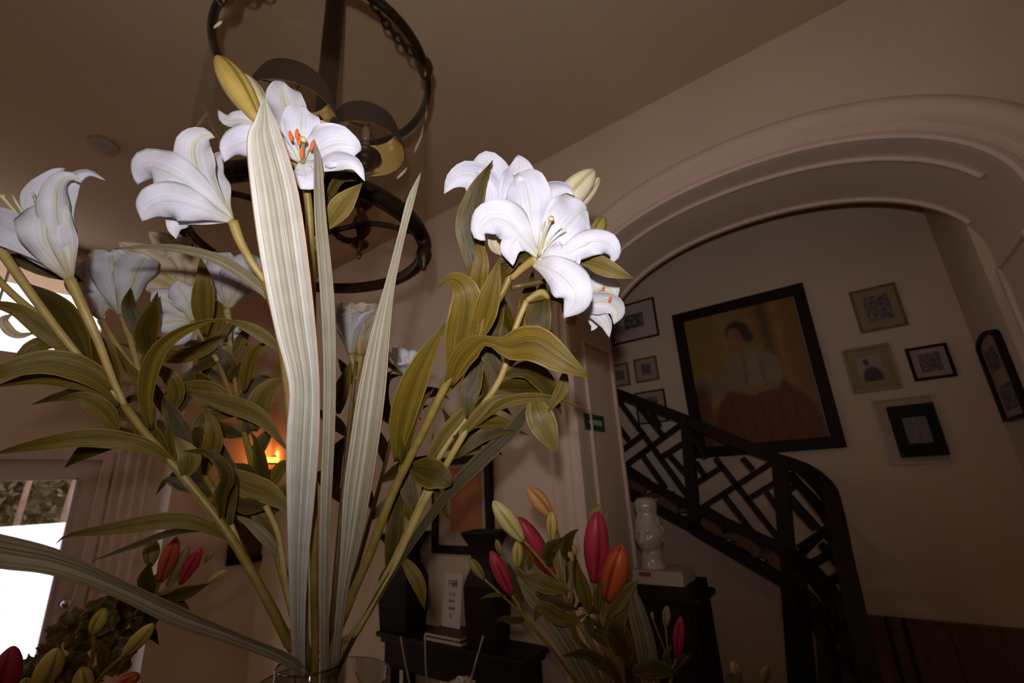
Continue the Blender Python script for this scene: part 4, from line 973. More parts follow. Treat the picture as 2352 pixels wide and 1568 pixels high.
# ------------------------------------------------------------------ striped strap leaves
def strap_thing(label, st_, mat, k, **kw):
    b = rim_pt(VC, TZ + .03, k, .02)
    e = st_[-1]; mid = W((e[0] + e[2]) / 2, (e[1] + e[3]) / 2, e[4])
    t = thing('strap_leaf', label, 'leaf', tuple(b), 'striped strap leaves in the slim vase')
    strap('blade', st_, mat, t, **kw)
    tube('leaf_base', [mid + (b - mid) * -.03, mid * .5 + b * .5, b], [.006, .005, .004], 'strap_leaf_c', t, seg=8)
strap_thing('broad upright cream striped strap leaf standing in front of the lilies', [
    (606, 220, 608, 221, .490, .490), (588, 275, 628, 262, .490, .489), (571, 325, 646, 300, .492, .488), (582, 440, 688, 430, .500, .490), (605, 600, 714, 600, .513, .502),
    (637, 760, 731, 765, .530, .520), (667, 885, 738, 890, .545, .536), (661, 1000, 736, 1020, .560, .556), (660, 1120, 725, 1140, .580, .585),
    (663, 1300, 708, 1300, .620, .628), (668, 1440, 702, 1440, .655, .66), (676, 1570, 702, 1570, .685, .688)], 'strap_leaf_a', 1, fold=.03)
strap_thing('slender cream striped strap leaf just beside the broad upright one', [
    (721, 320, 723, 322, .535, .535), (720, 370, 738, 375, .537, .55), (721, 500, 748, 500, .545, .56), (735, 690, 767, 690, .56, .575), (742, 850, 771, 850, .58, .59),
    (740, 1000, 769, 1000, .60, .605), (735, 1200, 760, 1200, .635, .635), (735, 1400, 756, 1400, .67, .67), (738, 1570, 756, 1570, .695, .695)], 'strap_leaf_b', 2)
strap_thing('tapering striped strap leaf leaning towards the arch', [
    (965, 397, 967, 399, .560, .560), (936, 455, 950, 470, .56, .562), (915, 535, 930, 545, .565, .568), (884, 650, 906, 660, .572, .578), (850, 770, 896, 770, .585, .59),
    (822, 900, 886, 900, .598, .604), (806, 1010, 868, 1040, .612, .615), (792, 1120, 848, 1160, .63, .632), (786, 1220, 826, 1260, .648, .65), (778, 1340, 800, 1360, .668, .67), (758, 1570, 772, 1570, .70, .70)], 'strap_leaf_b', 3, fold=.05)
strap_thing('olive striped strap leaf stretching low across the glazed door', [
    (-190, 1185, -180, 1265, .47, .465), (0, 1224, -10, 1302, .495, .488), (150, 1264, 120, 1318, .520, .515), (300, 1334, 262, 1366, .552, .552), (440, 1398, 402, 1432, .588, .592), (560, 1452, 530, 1474, .625, .63), (676, 1505, 664, 1530, .668, .67), (720, 1560, 704, 1580, .69, .69)], 'strap_leaf_c', 4, fold=.10)
strap_thing('narrow dark strap leaf with an orange edge slanting up to the lattice', [
    (1205, 935, 1218, 938, .70, .70), (1160, 982, 1195, 990, .70, .70), (1080, 1055, 1120, 1065, .695, .695), (1000, 1150, 1026, 1155, .69, .69), (900, 1300, 915, 1305, .69, .69), (820, 1440, 830, 1446, .695, .695), (756, 1568, 766, 1570, .705, .705)], 'strap_leaf_d', 5)
strap_thing('olive arching strap leaf curling behind the broad upright leaf', [
    (262, 570, 264, 573, .60, .60), (350, 560, 352, 572, .605, .605), (440, 566, 436, 586, .61, .61), (520, 590, 505, 610, .62, .62), (590, 636, 572, 655, .635, .635), (650, 700, 632, 716, .65, .65), (690, 850, 676, 860, .665, .665), (705, 1200, 692, 1200, .68, .68), (712, 1568, 702, 1568, .70, .70)], 'strap_leaf_c', 6, fold=.08)

# ------------------------------------------------------------------ white lilies in the slim vase
# 1: leaning left
t, b = lily('white lily stem leaning to the window, trumpet opening sideways', 1)
stem(t, [(285, 930, .66), (340, 1002, .66), (420, 1092, .665), (510, 1205, .67), (590, 1335, .68), (660, 1475, .70), (690, 1560, .705)], b, .0068, .0055, 'stem_green')
autoleaves(t, [(300, 950, .66), (360, 1025, .66), (420, 1092, .665), (510, 1205, .67)], 6, 8, .05, ('lily_leaf_dark', 'lily_leaf'), 70, 130)
bl = blossom(t, (160, 640, .62), [(190, 705, .625), (222, 775, .635), (258, 868, .65), (288, 935, .66)])
petal(bl, [(158, 638, .622), (108, 588, .605), (55, 548, .595), (0, 515, .59), (-70, 490, .60)], 80, cup=.35, roll=-12)
petal(bl, [(158, 640, .62), (122, 578, .60), (108, 530, .592), (112, 470, .60)], 104, 'petal_back', cup=-.35, prof=[(0, .18), (.2, .45), (.5, .9), (.75, 1), (.9, .7), (1, .3)])
petal(bl, [(140, 600, .625), (95, 510, .625), (100, 440, .635), (128, 398, .645), (150, 386, .655)], 62, 'petal_white', roll=-30, cup=.4)
petal(bl, [(163, 640, .62), (140, 560, .603), (128, 480, .60), (134, 425, .605), (160, 405, .612), (187, 420, .615)], 60, 'petal_back', roll=25, cup=-.4)
petal(bl, [(165, 640, .622), (154, 560, .612), (148, 480, .615), (162, 418, .63), (200, 395, .64), (242, 414, .645)], 38, 'petal_white', roll=30)
petal(bl, [(166, 640, .622), (160, 570, .608), (150, 505, .606), (153, 468, .61)], 38, 'petal_back', roll=-25)
petal(bl, [(158, 640, .625), (90, 580, .64), (40, 530, .65), (-20, 480, .67)], 70, 'petal_white')
pistil(bl, (120, 600, .61), (6, 452, .585)); stamens(bl, (110, 600, .61), [(28, 447, .60), (70, 441, .60), (76, 440, .61), (30, 455, .60)], None)
bl2 = blossom(t, (-45, 505, .60), [(0, 572, .605), (90, 700, .62), (190, 828, .64), (284, 926, .66)]); petal(bl2, [(-45, 505, .60), (-70, 440, .59), (-110, 380, .58)], 70); petal(bl2, [(-45, 505, .60), (-95, 460, .61), (-140, 420, .61)], 70)
stem(t, [(-30, 610, .64), (8, 655, .64), (60, 702, .645), (128, 752, .65), (190, 828, .655)], None, .005, .0045, 'stem_pale', 'side_stem')
leaf(t, [(278, 918, .66), (205, 858, .63), (110, 832, .60), (0, 855, .57), (-70, 885, .56)], 62, fold=.15, roll=12)
leaf(t, [(278, 922, .66), (190, 880, .645), (90, 868, .63), (-20, 890, .62)], 38, 'lily_leaf', roll=-25)
leaf(t, [(405, 1068, .665), (330, 1022, .64), (210, 1004, .61), (100, 1018, .585), (-30, 1045, .57)], 44, fold=.12, roll=-10)
leaf(t, [(528, 1238, .675), (455, 1202, .65), (380, 1195, .63), (260, 1213, .605), (160, 1228, .59), (128, 1248, .585)], 38, fold=.1)
leaf(t, [(500, 1215, .68), (400, 1222, .69), (300, 1256, .70), (210, 1288, .71)], 18, 'lily_leaf_dark', roll=30)
leaf(t, [(205, 850, .655), (165, 765, .66), (125, 700, .67), (70, 652, .69)], 62, 'lily_leaf_dark', roll=10)
leaf(t, [(262, 935, .66), (240, 850, .665), (195, 760, .68), (175, 720, .69)], 62, 'lily_leaf_dark', roll=15)
leaf(t, [(190, 832, .65), (110, 765, .625), (40, 712, .605), (-60, 690, .59)], 40, 'lily_leaf', roll=-10, fold=.1)
leaf(t, [(150, 790, .65), (95, 790, .64), (60, 810, .63), (22, 838, .62)], 36, 'lily_leaf', roll=20)
leaf(t, [(75, 765, .64), (45, 770, .63), (22, 760, .625), (8, 735, .62), (30, 720, .615)], 20, 'petal_cream', name='bract')
leaf(t, [(272, 990, .665), (235, 940, .65), (185, 912, .635), (134, 919, .625)], 44, 'lily_leaf', roll=-15)
leaf(t, [(290, 960, .67), (200, 905, .69), (130, 912, .70), (70, 930, .71)], 30, 'lily_leaf_dark', roll=10)
leaf(t, [(330, 1000, .67), (270, 1000, .68), (200, 1035, .685), (148, 1074, .69)], 52, 'lily_leaf_dark', roll=-20)
leaf(t, [(345, 985, .665), (333, 900, .65), (352, 820, .64), (395, 772, .64), (470, 738, .65), (535, 732, .66)], 40, 'lily_leaf', fold=.2, roll=10, twist=40)
leaf(t, [(390, 1065, .665), (330, 980, .68), (290, 930, .69)], 44, 'lily_leaf_dark', roll=10)
leaf(t, [(425, 1098, .665), (435, 1065, .655), (430, 1040, .65), (400, 1000, .65)], 46, 'lily_leaf_pale', roll=15)
leaf(t, [(510, 1200, .67), (508, 1140, .665), (520, 1090, .66), (480, 1040, .65), (420, 1035, .645)], 34, 'lily_leaf_dark', roll=30)
leaf(t, [(0, 590, .66), (60, 600, .68), (120, 620, .70), (200, 650, .72)], 42, 'lily_leaf_dark')

# 2: flower left of the broad leaf
t, b = lily('white lily stem whose trumpet opens beside the broad striped leaf', 2)
stem(t, [(608, 645, .62), (640, 760, .63), (665, 950, .645), (672, 1150, .66), (684, 1350, .68), (700, 1560, .70)], b, .0062, .005)
bl = blossom(t, (535, 508, .605), [(552, 555, .608), (580, 605, .612), (610, 648, .62)])
petal(bl, [(533, 505, .605), (485, 445, .59), (452, 385, .585), (446, 335, .59), (470, 310, .60), (494, 316, .61)], 84, 'petal_back', cup=.35, roll=-15)
petal(bl, [(533, 505, .605), (455, 440, .58), (395, 402, .57), (345, 385, .575), (322, 405, .585), (316, 424, .59)], 98, 'petal_white', cup=-.25)
petal(bl, [(533, 507, .605), (460, 480, .575), (395, 462, .565), (345, 475, .565), (326, 508, .57)], 88, 'petal_white', cup=-.3)
petal(bl, [(530, 508, .605), (470, 500, .60), (425, 495, .60), (402, 520, .60), (404, 548, .60)], 56, 'petal_white', roll=20)
petal(bl, [(533, 503, .607), (510, 440, .61), (494, 390, .615), (500, 362, .625), (514, 348, .635)], 46, 'petal_back', roll=40)
petal(bl, [(533, 503, .607), (470, 430, .62), (420, 400, .63), (390, 400, .64)], 70, 'petal_white')

# 3: top flower with orange anthers and tall bud
t, b = lily('tallest white lily stem with orange anthers and a golden bud', 3)
stem(t, [(700, 400, .60), (712, 520, .61), (718, 800, .63), (720, 1100, .655), (722, 1350, .68), (722, 1560, .70)], b, .0062, .005, 'stem_green')
bl = blossom(t, (693, 375, .59), [(698, 400, .60), (705, 430, .605)])
cb = (693, 372, .585)
petal(bl, [cb, (672, 290, .585), (652, 225, .60), (650, 186, .615)], 88, 'petal_back', cup=.45, roll=10)
petal(bl, [cb, (690, 315, .570), (692, 275, .570), (697, 243, .58)], 84, 'petal_white', cup=.3)
petal(bl, [cb, (735, 345, .565), (775, 330, .56), (812, 336, .565), (830, 345, .575)], 90, 'petal_white', cup=.25, roll=-5)
petal(bl, [cb, (740, 378, .57), (785, 366, .56), (818, 378, .56), (838, 416, .565)], 42, 'petal_white', cup=.5, roll=15)
petal(bl, [cb, (700, 392, .575), (702, 408, .57), (690, 434, .57)], 78, 'petal_white', cup=.2)
petal(bl, [cb, (630, 330, .575), (570, 325, .565), (530, 340, .565), (515, 372, .57)], 72, 'petal_white', cup=-.35, roll=-10)
petal(bl, [(690, 360, .60), (620, 300, .60), (560, 275, .60), (520, 275, .605), (500, 252, .61)], 44, 'petal_back', roll=25)
petal(bl, [(700, 340, .61), (730, 300, .62), (752, 282, .63)], 44, 'petal_cream')
stamens(bl, (696, 372, .58), [(668, 312, .545, -.2, 1), (682, 308, .54, .05, 1), (688, 322, .545, .15, 1), (693, 352, .545, .1, 1), (717, 334, .55, .3, 1)])
pistil(bl, (694, 372, .58), (697, 320, .535))
bd = bud(t, (498, 128, .615), (594, 278, .60), 62, 'bud_gold'); bud(t, (560, 170, .64), (618, 285, .62), 48, 'bud_cream')
tube('pedicel', [W(594, 276, .60), W(640, 330, .605), W(700, 405, .60)], [.004, .0035, .004], 'stem_pale', t)
leaf(t, [(748, 525, .61), (775, 485, .60), (805, 450, .595), (832, 420, .59)], 50, 'lily_leaf_pale', roll=-10)
leaf(t, [(718, 500, .62), (700, 470, .63), (690, 430, .64), (712, 400, .65)], 40, 'lily_leaf_dark')
leaf(t, [(705, 600, .62), (715, 570, .615), (732, 545, .61), (735, 520, .61)], 22, 'lily_leaf_pale')
leaf(t, [(745, 470, .63), (780, 410, .64), (830, 405, .65), (870, 395, .66)], 26, 'lily_leaf_dark', roll=30)

# 4: big right cluster
t, b = lily('white lily stem with the widest open bloom and a splitting cream bud', 4)
stem(t, [(1172, 620, .62), (1165, 650, .62), (1130, 712, .625), (1080, 792, .635), (1023, 887, .645), (975, 985, .655), (928, 1078, .665), (895, 1150, .67), (850, 1270, .68), (800, 1390, .69), (755, 1550, .705)], b, .0072, .005, 'stem_green')
bl = blossom(t, (1235, 592, .585), [(1205, 612, .60), (1175, 640, .615)])
cb = (1236, 590, .58)
petal(bl, [cb, (1200, 548, .565), (1165, 510, .56), (1125, 505, .56), (1102, 535, .565), (1115, 552, .57)], 92, 'petal_white', cup=-.25, roll=-10)
petal(bl, [cb, (1212, 560, .57), (1190, 548, .565), (1172, 572, .565), (1178, 610, .57)], 58, 'petal_white', cup=-.2, roll=20)
petal(bl, [cb, (1222, 520, .57), (1215, 460, .575), (1205, 420, .585), (1188, 398, .60)], 108, 'petal_white', cup=.35)
petal(bl, [cb, (1275, 550, .56), (1305, 515, .56), (1330, 490, .57), (1350, 482, .585)], 128, 'petal_white', cup=.2)
petal(bl, [cb, (1300, 582, .56), (1355, 556, .553), (1396, 560, .556), (1412, 585, .562), (1402, 606, .57)], 62, 'petal_white', cup=-.2, roll=-10)
petal(bl, [cb, (1260, 596, .565), (1300, 592, .56), (1330, 568, .56)], 80, 'petal_white', cup=.15)
petal(bl, [(1222, 606, .59), (1262, 615, .56), (1308, 650, .545), (1322, 690, .545), (1296, 730, .555)], 92, 'petal_white', cup=-.22)
pistil(bl, (1237, 588, .575), (1266, 502, .535)); stamens(bl, (1238, 588, .575), [(1252, 505, .545), (1245, 512, .55), (1258, 515, .54), (1290, 520, .545), (1300, 528, .545)], None)
bl = blossom(t, (1165, 590, .63), [(1168, 615, .625), (1168, 645, .62)])
petal(bl, [(1165, 588, .63), (1140, 500, .625), (1118, 430, .63), (1075, 402, .635), (1040, 415, .64), (1020, 445, .645)], 76, 'petal_white', roll=-10, cup=.3)
petal(bl, [(1165, 588, .63), (1150, 490, .62), (1140, 420, .625), (1120, 372, .635), (1085, 372, .645)], 88, 'petal_white', cup=.3)
petal(bl, [(1165, 588, .63), (1185, 480, .61), (1195, 410, .61), (1190, 355, .625)], 92, 'petal_white', cup=.35)
petal(bl, [(1168, 588, .63), (1200, 460, .60), (1190, 410, .59), (1185, 402, .60)], 60, 'petal_back', cup=.4, roll=25)
petal(bl, [(1170, 588, .63), (1215, 500, .635), (1260, 440, .63), (1300, 432, .625), (1320, 450, .625)], 60, 'petal_white', roll=25, cup=.4)
petal(bl, [(1165, 590, .63), (1150, 560, .62), (1158, 520, .615)], 60, 'petal_cream')
bud(t, (1366, 390, .66), (1262, 500, .65), 62, 'bud_cream'); bud(t, (1378, 408, .675), (1282, 512, .66), 42, 'bud_cream')
bud(t, (1388, 496, .64), (1352, 570, .635), 38, 'bud_green'); bud(t, (1352, 512, .65), (1330, 560, .65), 26, 'bud_cream')
tube('pedicel', [W(1264, 498, .65), W(1220, 570, .64), W(1175, 640, .62)], [.004, .0035, .004], 'stem_green', t)
tube('pedicel', [W(1353, 568, .635), W(1300, 630, .64), W(1175, 660, .622)], [.003, .003, .004], 'stem_dark', t)
leaf(t, [(1098, 668, .63), (1092, 600, .62), (1078, 520, .615), (1095, 440, .61), (1132, 368, .605)], 66, 'lily_leaf_dark', cup=.25, roll=-10)
leaf(t, [(1095, 690, .63), (1100, 640, .615), (1106, 590, .61), (1095, 545, .61)], 40, 'lily_leaf')
leaf(t, [(1037, 858, .64), (1058, 780, .625), (1072, 715, .615), (1068, 665, .61), (1040, 640, .615), (1005, 660, .62)], 86, 'lily_leaf', cup=.25, roll=5)
leaf(t, [(1082, 800, .632), (1112, 725, .615), (1130, 660, .605), (1148, 590, .60)], 56, 'lily_leaf', cup=.3)
leaf(t, [(912, 1060, .665), (922, 970, .645), (950, 880, .63), (988, 800, .62), (1030, 733, .615)], 66, 'lily_leaf', cup=.2, roll=8)
leaf(t, [(925, 1080, .67), (935, 1000, .655), (965, 930, .65), (1000, 890, .65)], 30, 'lily_leaf_dark')
leaf(t, [(1030, 885, .642), (1062, 820, .62), (1110, 782, .605), (1165, 796, .595), (1225, 788, .58), (1290, 828, .57), (1357, 868, .565)], 84, 'lily_leaf', cup=.22,
     prof=[(0, .25), (.15, .62), (.28, .68), (.38, .30), (.44, .30), (.55, .85), (.68, 1), (.82, .72), (.94, .25), (1, .02)], fold=.05)
leaf(t, [(1325, 598, .59), (1362, 602, .575), (1405, 620, .565), (1457, 640, .56)], 44, 'lily_leaf_pale', roll=10)
leaf(t, [(1150, 608, .60), (1210, 588, .59), (1265, 603, .585)], 26, 'lily_leaf_dark', roll=25)
leaf(t, [(1140, 640, .61), (1170, 600, .60), (1190, 575, .60), (1205, 560, .60)], 40, 'lily_leaf_dark')
leaf(t, [(1010, 910, .65), (1045, 850, .66), (1030, 780, .67)], 40, 'lily_leaf_dark')

# 5: second right stem, shaded bloom below
t, b = lily('white lily stem with a shaded drooping bloom over the small prints', 5)
stem(t, [(1210, 690, .67), (1182, 760, .67), (1150, 868, .67), (1085, 965, .675), (1020, 1075, .68), (985, 1132, .685), (958, 1185, .69), (900, 1310, .695), (820, 1450, .70), (768, 1550, .71)], b, .0064, .0045, 'stem_pale')
autoleaves(t, [(1190, 740, .67), (1150, 868, .67), (1085, 965, .675), (1020, 1075, .68)], 8, 6, .05, ('lily_leaf_dark', 'lily_leaf_dark', 'lily_leaf'), 90, 150)
bl = blossom(t, (1262, 680, .68), [(1240, 672, .675), (1210, 690, .67)])
for pts, w_, m_, rl in (([(1300, 690, .68), (1340, 655, .67), (1380, 600, .665), (1398, 570, .67)], 66, 'petal_back', 10), ([(1300, 690, .68), (1350, 670, .665), (1395, 660, .655), (1416, 690, .65)], 64, 'petal_back', -10),
                        ([(1290, 700, .68), (1345, 695, .66), (1395, 695, .65), (1418, 715, .65), (1410, 745, .655)], 56, 'petal_back', 15), ([(1300, 705, .68), (1360, 715, .665), (1390, 740, .66), (1400, 775, .66)], 34, 'petal_back', 0),
                        ([(1310, 700, .69), (1355, 720, .69), (1365, 745, .69), (1358, 760, .69)], 30, 'petal_white', 0), ([(1300, 690, .69), (1330, 640, .70), (1350, 600, .71), (1345, 580, .72)], 62, 'petal_back', 0)):
    petal(bl, pts, w_, m_, roll=rl)
tube('pedicel', [W(1300, 692, .68), W(1262, 682, .68), W(1215, 690, .672)], [.006, .004, .004], 'stem_dark', t)
stamens(bl, (1310, 690, .68), [(1402, 686, .645, .3, 1), (1385, 665, .65, .3, 1)], an_len=.013)
petal(bl, [(1290, 700, .70), (1310, 730, .72), (1322, 748, .73)], 30, 'petal_cream')
leaf(t, [(1200, 820, .67), (1230, 760, .675), (1240, 700, .68), (1250, 640, .69)], 64, 'lily_leaf_dark')
leaf(t, [(1170, 800, .67), (1205, 740, .685), (1215, 680, .69), (1225, 620, .70)], 50, 'lily_leaf_dark', roll=15)
leaf(t, [(1150, 870, .67), (1120, 790, .68), (1140, 720, .69), (1160, 660, .70)], 56, 'lily_leaf_dark')
leaf(t, [(1160, 860, .67), (1215, 850, .68), (1260, 890, .69), (1290, 950, .70)], 50, 'lily_leaf_dark')
leaf(t, [(1228, 905, .67), (1235, 945, .655), (1255, 990, .65), (1280, 1042, .65)], 66, 'lily_leaf_pale', cup=.25)
leaf(t, [(1070, 995, .675), (1130, 940, .665), (1190, 915, .66), (1260, 914, .66), (1340, 937, .66)], 26, 'lily_leaf', roll=20, fold=.15)
leaf(t, [(1298, 850, .66), (1292, 890, .655), (1275, 920, .65), (1258, 948, .65)], 30, 'lily_leaf', roll=10)
leaf(t, [(1060, 1005, .675), (1090, 960, .665), (1130, 920, .66), (1175, 905, .66)], 26, 'lily_leaf_pale')
leaf(t, [(1050, 1050, .68), (1110, 1000, .69), (1170, 985, .70), (1215, 1000, .70)], 34, 'lily_leaf_dark', roll=-20)
leaf(t, [(1075, 960, .675), (1080, 900, .68), (1100, 830, .69), (1118, 800, .69)], 46, 'lily_leaf_dark')
leaf(t, [(1150, 870, .67), (1185, 810, .68), (1215, 790, .69), (1240, 740, .70)], 24, 'lily_leaf_pale')

# 6: third right stem
t, b = lily('leafy lily stem without bloom leaning to the orange picture', 6)
stem(t, [(1100, 925, .70), (1040, 1000, .70), (995, 1075, .70), (985, 1110, .70), (950, 1190, .70), (875, 1345, .705), (800, 1480, .71), (760, 1555, .712)], b, .005, .0045, 'stem_pale')
autoleaves(t, [(1100, 925, .70), (1040, 1000, .70), (985, 1110, .70), (930, 1230, .70)], 6, 7, .05, ('lily_leaf_dark', 'lily_leaf'), 80, 140)
leaf(t, [(975, 1080, .70), (1010, 1010, .69), (1060, 950, .685), (1112, 905, .68)], 30, 'lily_leaf_pale', roll=15)
leaf(t, [(945, 1072, .68), (985, 1085, .665), (1015, 1098, .66), (1038, 1112, .66)], 70, 'lily_leaf_dark', cup=.3, prof=[(0, .3), (.3, .9), (.6, 1), (.9, .5), (1, .1)])
leaf(t, [(960, 1190, .70), (935, 1110, .71), (940, 1050, .72), (975, 1000, .73)], 40, 'lily_leaf_dark')
leaf(t, [(918, 1275, .70), (945, 1310, .695), (965, 1350, .69), (976, 1402, .69)], 32, 'lily_leaf')
leaf(t, [(890, 1320, .705), (905, 1230, .71), (915, 1160, .72), (940, 1080, .73)], 40, 'lily_leaf_dark')
leaf(t, [(1000, 1120, .70), (1020, 1170, .70), (1035, 1195, .70)], 26, 'lily_leaf_dark')

# 7-10: blooms at the back of the bunch
t, b = lily('lily stem at the back with a pale trumpet turned to the transom', 7)
stem(t, [(322, 860, .86), (380, 950, .85), (440, 1045, .83), (505, 1150, .80), (570, 1290, .77), (650, 1440, .74), (698, 1560, .725)], b, .006, .0045)
autoleaves(t, [(322, 860, .86), (380, 950, .85), (440, 1045, .83), (505, 1150, .80), (560, 1270, .77)], 8, 1)
bl = blossom(t, (232, 736, .90), [(250, 765, .89), (285, 815, .875), (322, 860, .86)])
for pts, w_, rl in (([(232, 735), (205, 690), (192, 640), (202, 598)], 62, 20), ([(232, 735), (222, 680), (206, 625), (218, 590)], 50, -25), ([(232, 735), (240, 690), (238, 640), (250, 600)], 50, 20)): petal(bl, [(x_, y_, .90 - .012 * i) for i, (x_, y_) in enumerate(pts)], w_, 'petal_back', roll=rl, cup=-.3)
bl = blossom(t, (283, 725, .90), [(300, 780, .885), (322, 860, .86)])
for pts, w_, rl, dz in (([(283, 725), (250, 665), (222, 612), (204, 590)], 78, -18, .014), ([(283, 725), (268, 660), (262, 612), (258, 580)], 96, 0, .02), ([(283, 725), (300, 662), (318, 612), (338, 588)], 80, 18, .014), ([(283, 725), (275, 640), (285, 590), (310, 578)], 60, 0, -.01), ([(283, 725), (262, 640), (235, 595), (205, 600)], 50, 0, -.012)): petal(bl, [(x_, y_, .90 - dz * i) for i, (x_, y_) in enumerate(pts)], w_, 'petal_back', roll=rl, cup=-.35, prof=[(0, .2), (.25, .5), (.55, .92), (.75, 1), (.9, .75), (1, .2)])
leaf(t, [(340, 800, .88), (318, 750, .87), (296, 700, .86), (300, 660, .85)], 40, 'lily_leaf_dark'); leaf(t, [(350, 830, .87), (335, 770, .85), (352, 710, .84), (362, 670, .84)], 44, 'lily_leaf_dark')
leaf(t, [(400, 985, .84), (355, 900, .83), (300, 850, .82), (262, 790, .82)], 26, 'lily_leaf'); leaf(t, [(440, 1045, .83), (400, 960, .82), (365, 900, .81)], 40, 'lily_leaf_dark')
leaf(t, [(390, 960, .84), (405, 900, .83), (385, 860, .82), (330, 830, .82)], 34, 'lily_leaf'); leaf(t, [(470, 1090, .81), (490, 1000, .80), (470, 930, .80)], 40, 'lily_leaf')
t, b = lily('lily stem at the back with two golden-veined cream blooms', 8)
stem(t, [(500, 830, .92), (540, 930, .90), (570, 1020, .87), (610, 1140, .83), (640, 1260, .79), (680, 1420, .75), (706, 1560, .725)], b, .006, .0045)
autoleaves(t, [(470, 780, .93), (500, 830, .92), (540, 930, .90), (570, 1020, .87), (610, 1140, .83), (635, 1240, .79)], 8, 21, .02)
bl = blossom(t, (432, 690, .96), [(455, 740, .95), (500, 830, .92)])
for pts, w_, rl, dz in (([(432, 688), (380, 630), (325, 590), (272, 555)], 76, -10, .016), ([(432, 688), (385, 655), (335, 640), (300, 648)], 62, 15, .018), ([(432, 688), (405, 615), (375, 560), (340, 532)], 78, 0, .005), ([(432, 688), (428, 620), (418, 570), (440, 545)], 66, 10, -.002), ([(432, 688), (450, 630), (455, 590), (450, 560)], 60, 0, -.008)): petal(bl, [(x_, y_, .96 - dz * i) for i, (x_, y_) in enumerate(pts)], w_, 'petal_cream', roll=rl, cup=-.3)
bl = blossom(t, (444, 740, .945), [(470, 780, .935), (500, 830, .92)])
for pts, w_, rl, dz in (([(442, 738), (405, 705), (370, 685), (345, 692)], 62, -10, .014), ([(442, 738), (400, 738), (365, 745), (350, 756)], 50, 10, .016), ([(442, 738), (432, 695), (415, 665), (408, 645)], 66, 0, .010), ([(442, 738), (425, 760), (400, 775), (378, 772)], 44, 10, .008), ([(442, 738), (462, 700), (470, 670)], 50, 0, -.01)): petal(bl, [(x_, y_, .945 - dz * i) for i, (x_, y_) in enumerate(pts)], w_, 'petal_back', roll=rl, cup=-.3)
leaf(t, [(470, 770, .90), (466, 700, .88), (468, 640, .87), (460, 588, .87)], 46, 'lily_leaf'); leaf(t, [(536, 735, .92), (480, 795, .90), (400, 818, .89), (300, 795, .89), (262, 788, .89)], 36, 'lily_leaf', roll=15)
leaf(t, [(545, 940, .90), (490, 900, .88), (430, 890, .87), (375, 905, .86)], 42, 'lily_leaf', fold=.1); leaf(t, [(430, 900, .86), (520, 925, .84), (600, 960, .82), (665, 1040, .80)], 44, 'lily_leaf_pale', roll=10)
leaf(t, [(560, 900, .90), (570, 840, .88), (590, 800, .87), (620, 785, .87)], 30, 'lily_leaf')
leaf(t, [(585, 990, .87), (595, 930, .84), (620, 890, .83), (672, 862, .83)], 52, 'lily_leaf_pale'); leaf(t, [(505, 1075, .80), (560, 1110, .78), (620, 1135, .77), (680, 1185, .76)], 56, 'lily_leaf_pale', cup=.25)
leaf(t, [(610, 1130, .83), (600, 1075, .81), (590, 1020, .80), (575, 990, .80)], 30, 'lily_leaf_dark'); leaf(t, [(650, 1285, .79), (610, 1235, .77), (570, 1200, .765), (530, 1180, .76)], 26, 'strap_leaf_c')
leaf(t, [(640, 1250, .79), (600, 1190, .78), (560, 1150, .78)], 36, 'lily_leaf'); leaf(t, [(655, 810, .80), (600, 768, .78), (555, 745, .77), (515, 735, .77)], 28, 'lily_leaf_pale', fold=.2); leaf(t, [(500, 900, .9), (440, 870, .91), (400, 880, .92)], 40, 'lily_leaf_dark')
t, b = lily('lily stem at the back with a bloom crossed by a dark leaf shadow', 9)
stem(t, [(525, 720, .98), (530, 800, .96), (548, 930, .93), (580, 1080, .88), (630, 1260, .82), (690, 1480, .75), (712, 1560, .73)], b, .0055, .004)
autoleaves(t, [(530, 800, .96), (548, 930, .93), (580, 1080, .88), (620, 1220, .82)], 7, 3, .04)
bl = blossom(t, (522, 710, .985), [(526, 740, .975), (530, 800, .96)])
for pts, w_, rl, dz in (([(522, 708), (496, 650), (474, 605), (466, 585)], 62, -15, .012), ([(522, 708), (524, 650), (518, 605), (528, 580)], 84, 0, .018), ([(522, 708), (548, 655), (572, 625), (598, 640)], 96, 15, .015), ([(522, 708), (545, 640), (560, 600), (580, 590)], 70, 0, -.004), ([(522, 708), (505, 630), (495, 590), (500, 575)], 60, 0, -.008)): petal(bl, [(x_, y_, .985 - dz * i) for i, (x_, y_) in enumerate(pts)], w_, 'petal_back', roll=rl, cup=-.3)
trumpet(t, (515, 790, 1.02), (540, 770, 1.0), .5, [(525, 810, 1.0), (540, 860, .95)], 'petal_back', seed=6)
leaf(t, [(540, 880, .95), (520, 840, .93), (490, 820, .92), (440, 860, .91)], 50, 'lily_leaf_dark'); leaf(t, [(550, 950, .93), (470, 960, .92), (460, 1010, .91), (470, 1060, .9)], 30, 'lily_leaf')
leaf(t, [(600, 1140, .86), (540, 1100, .87), (500, 1000, .88)], 30, 'lily_leaf_dark'); leaf(t, [(560, 1000, .91), (520, 990, .91), (480, 960, .92)], 30, 'lily_leaf_dark')
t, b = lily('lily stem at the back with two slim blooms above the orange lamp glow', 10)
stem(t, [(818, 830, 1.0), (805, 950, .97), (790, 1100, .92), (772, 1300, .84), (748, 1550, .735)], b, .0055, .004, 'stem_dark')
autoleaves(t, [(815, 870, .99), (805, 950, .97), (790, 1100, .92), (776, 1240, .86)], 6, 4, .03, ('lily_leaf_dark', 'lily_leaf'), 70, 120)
trumpet(t, (806, 812, 1.02), (800, 700, 1.0), .42, [(812, 840, 1.01), (815, 870, .99)], 'petal_back', seed=7, recurve=.3)
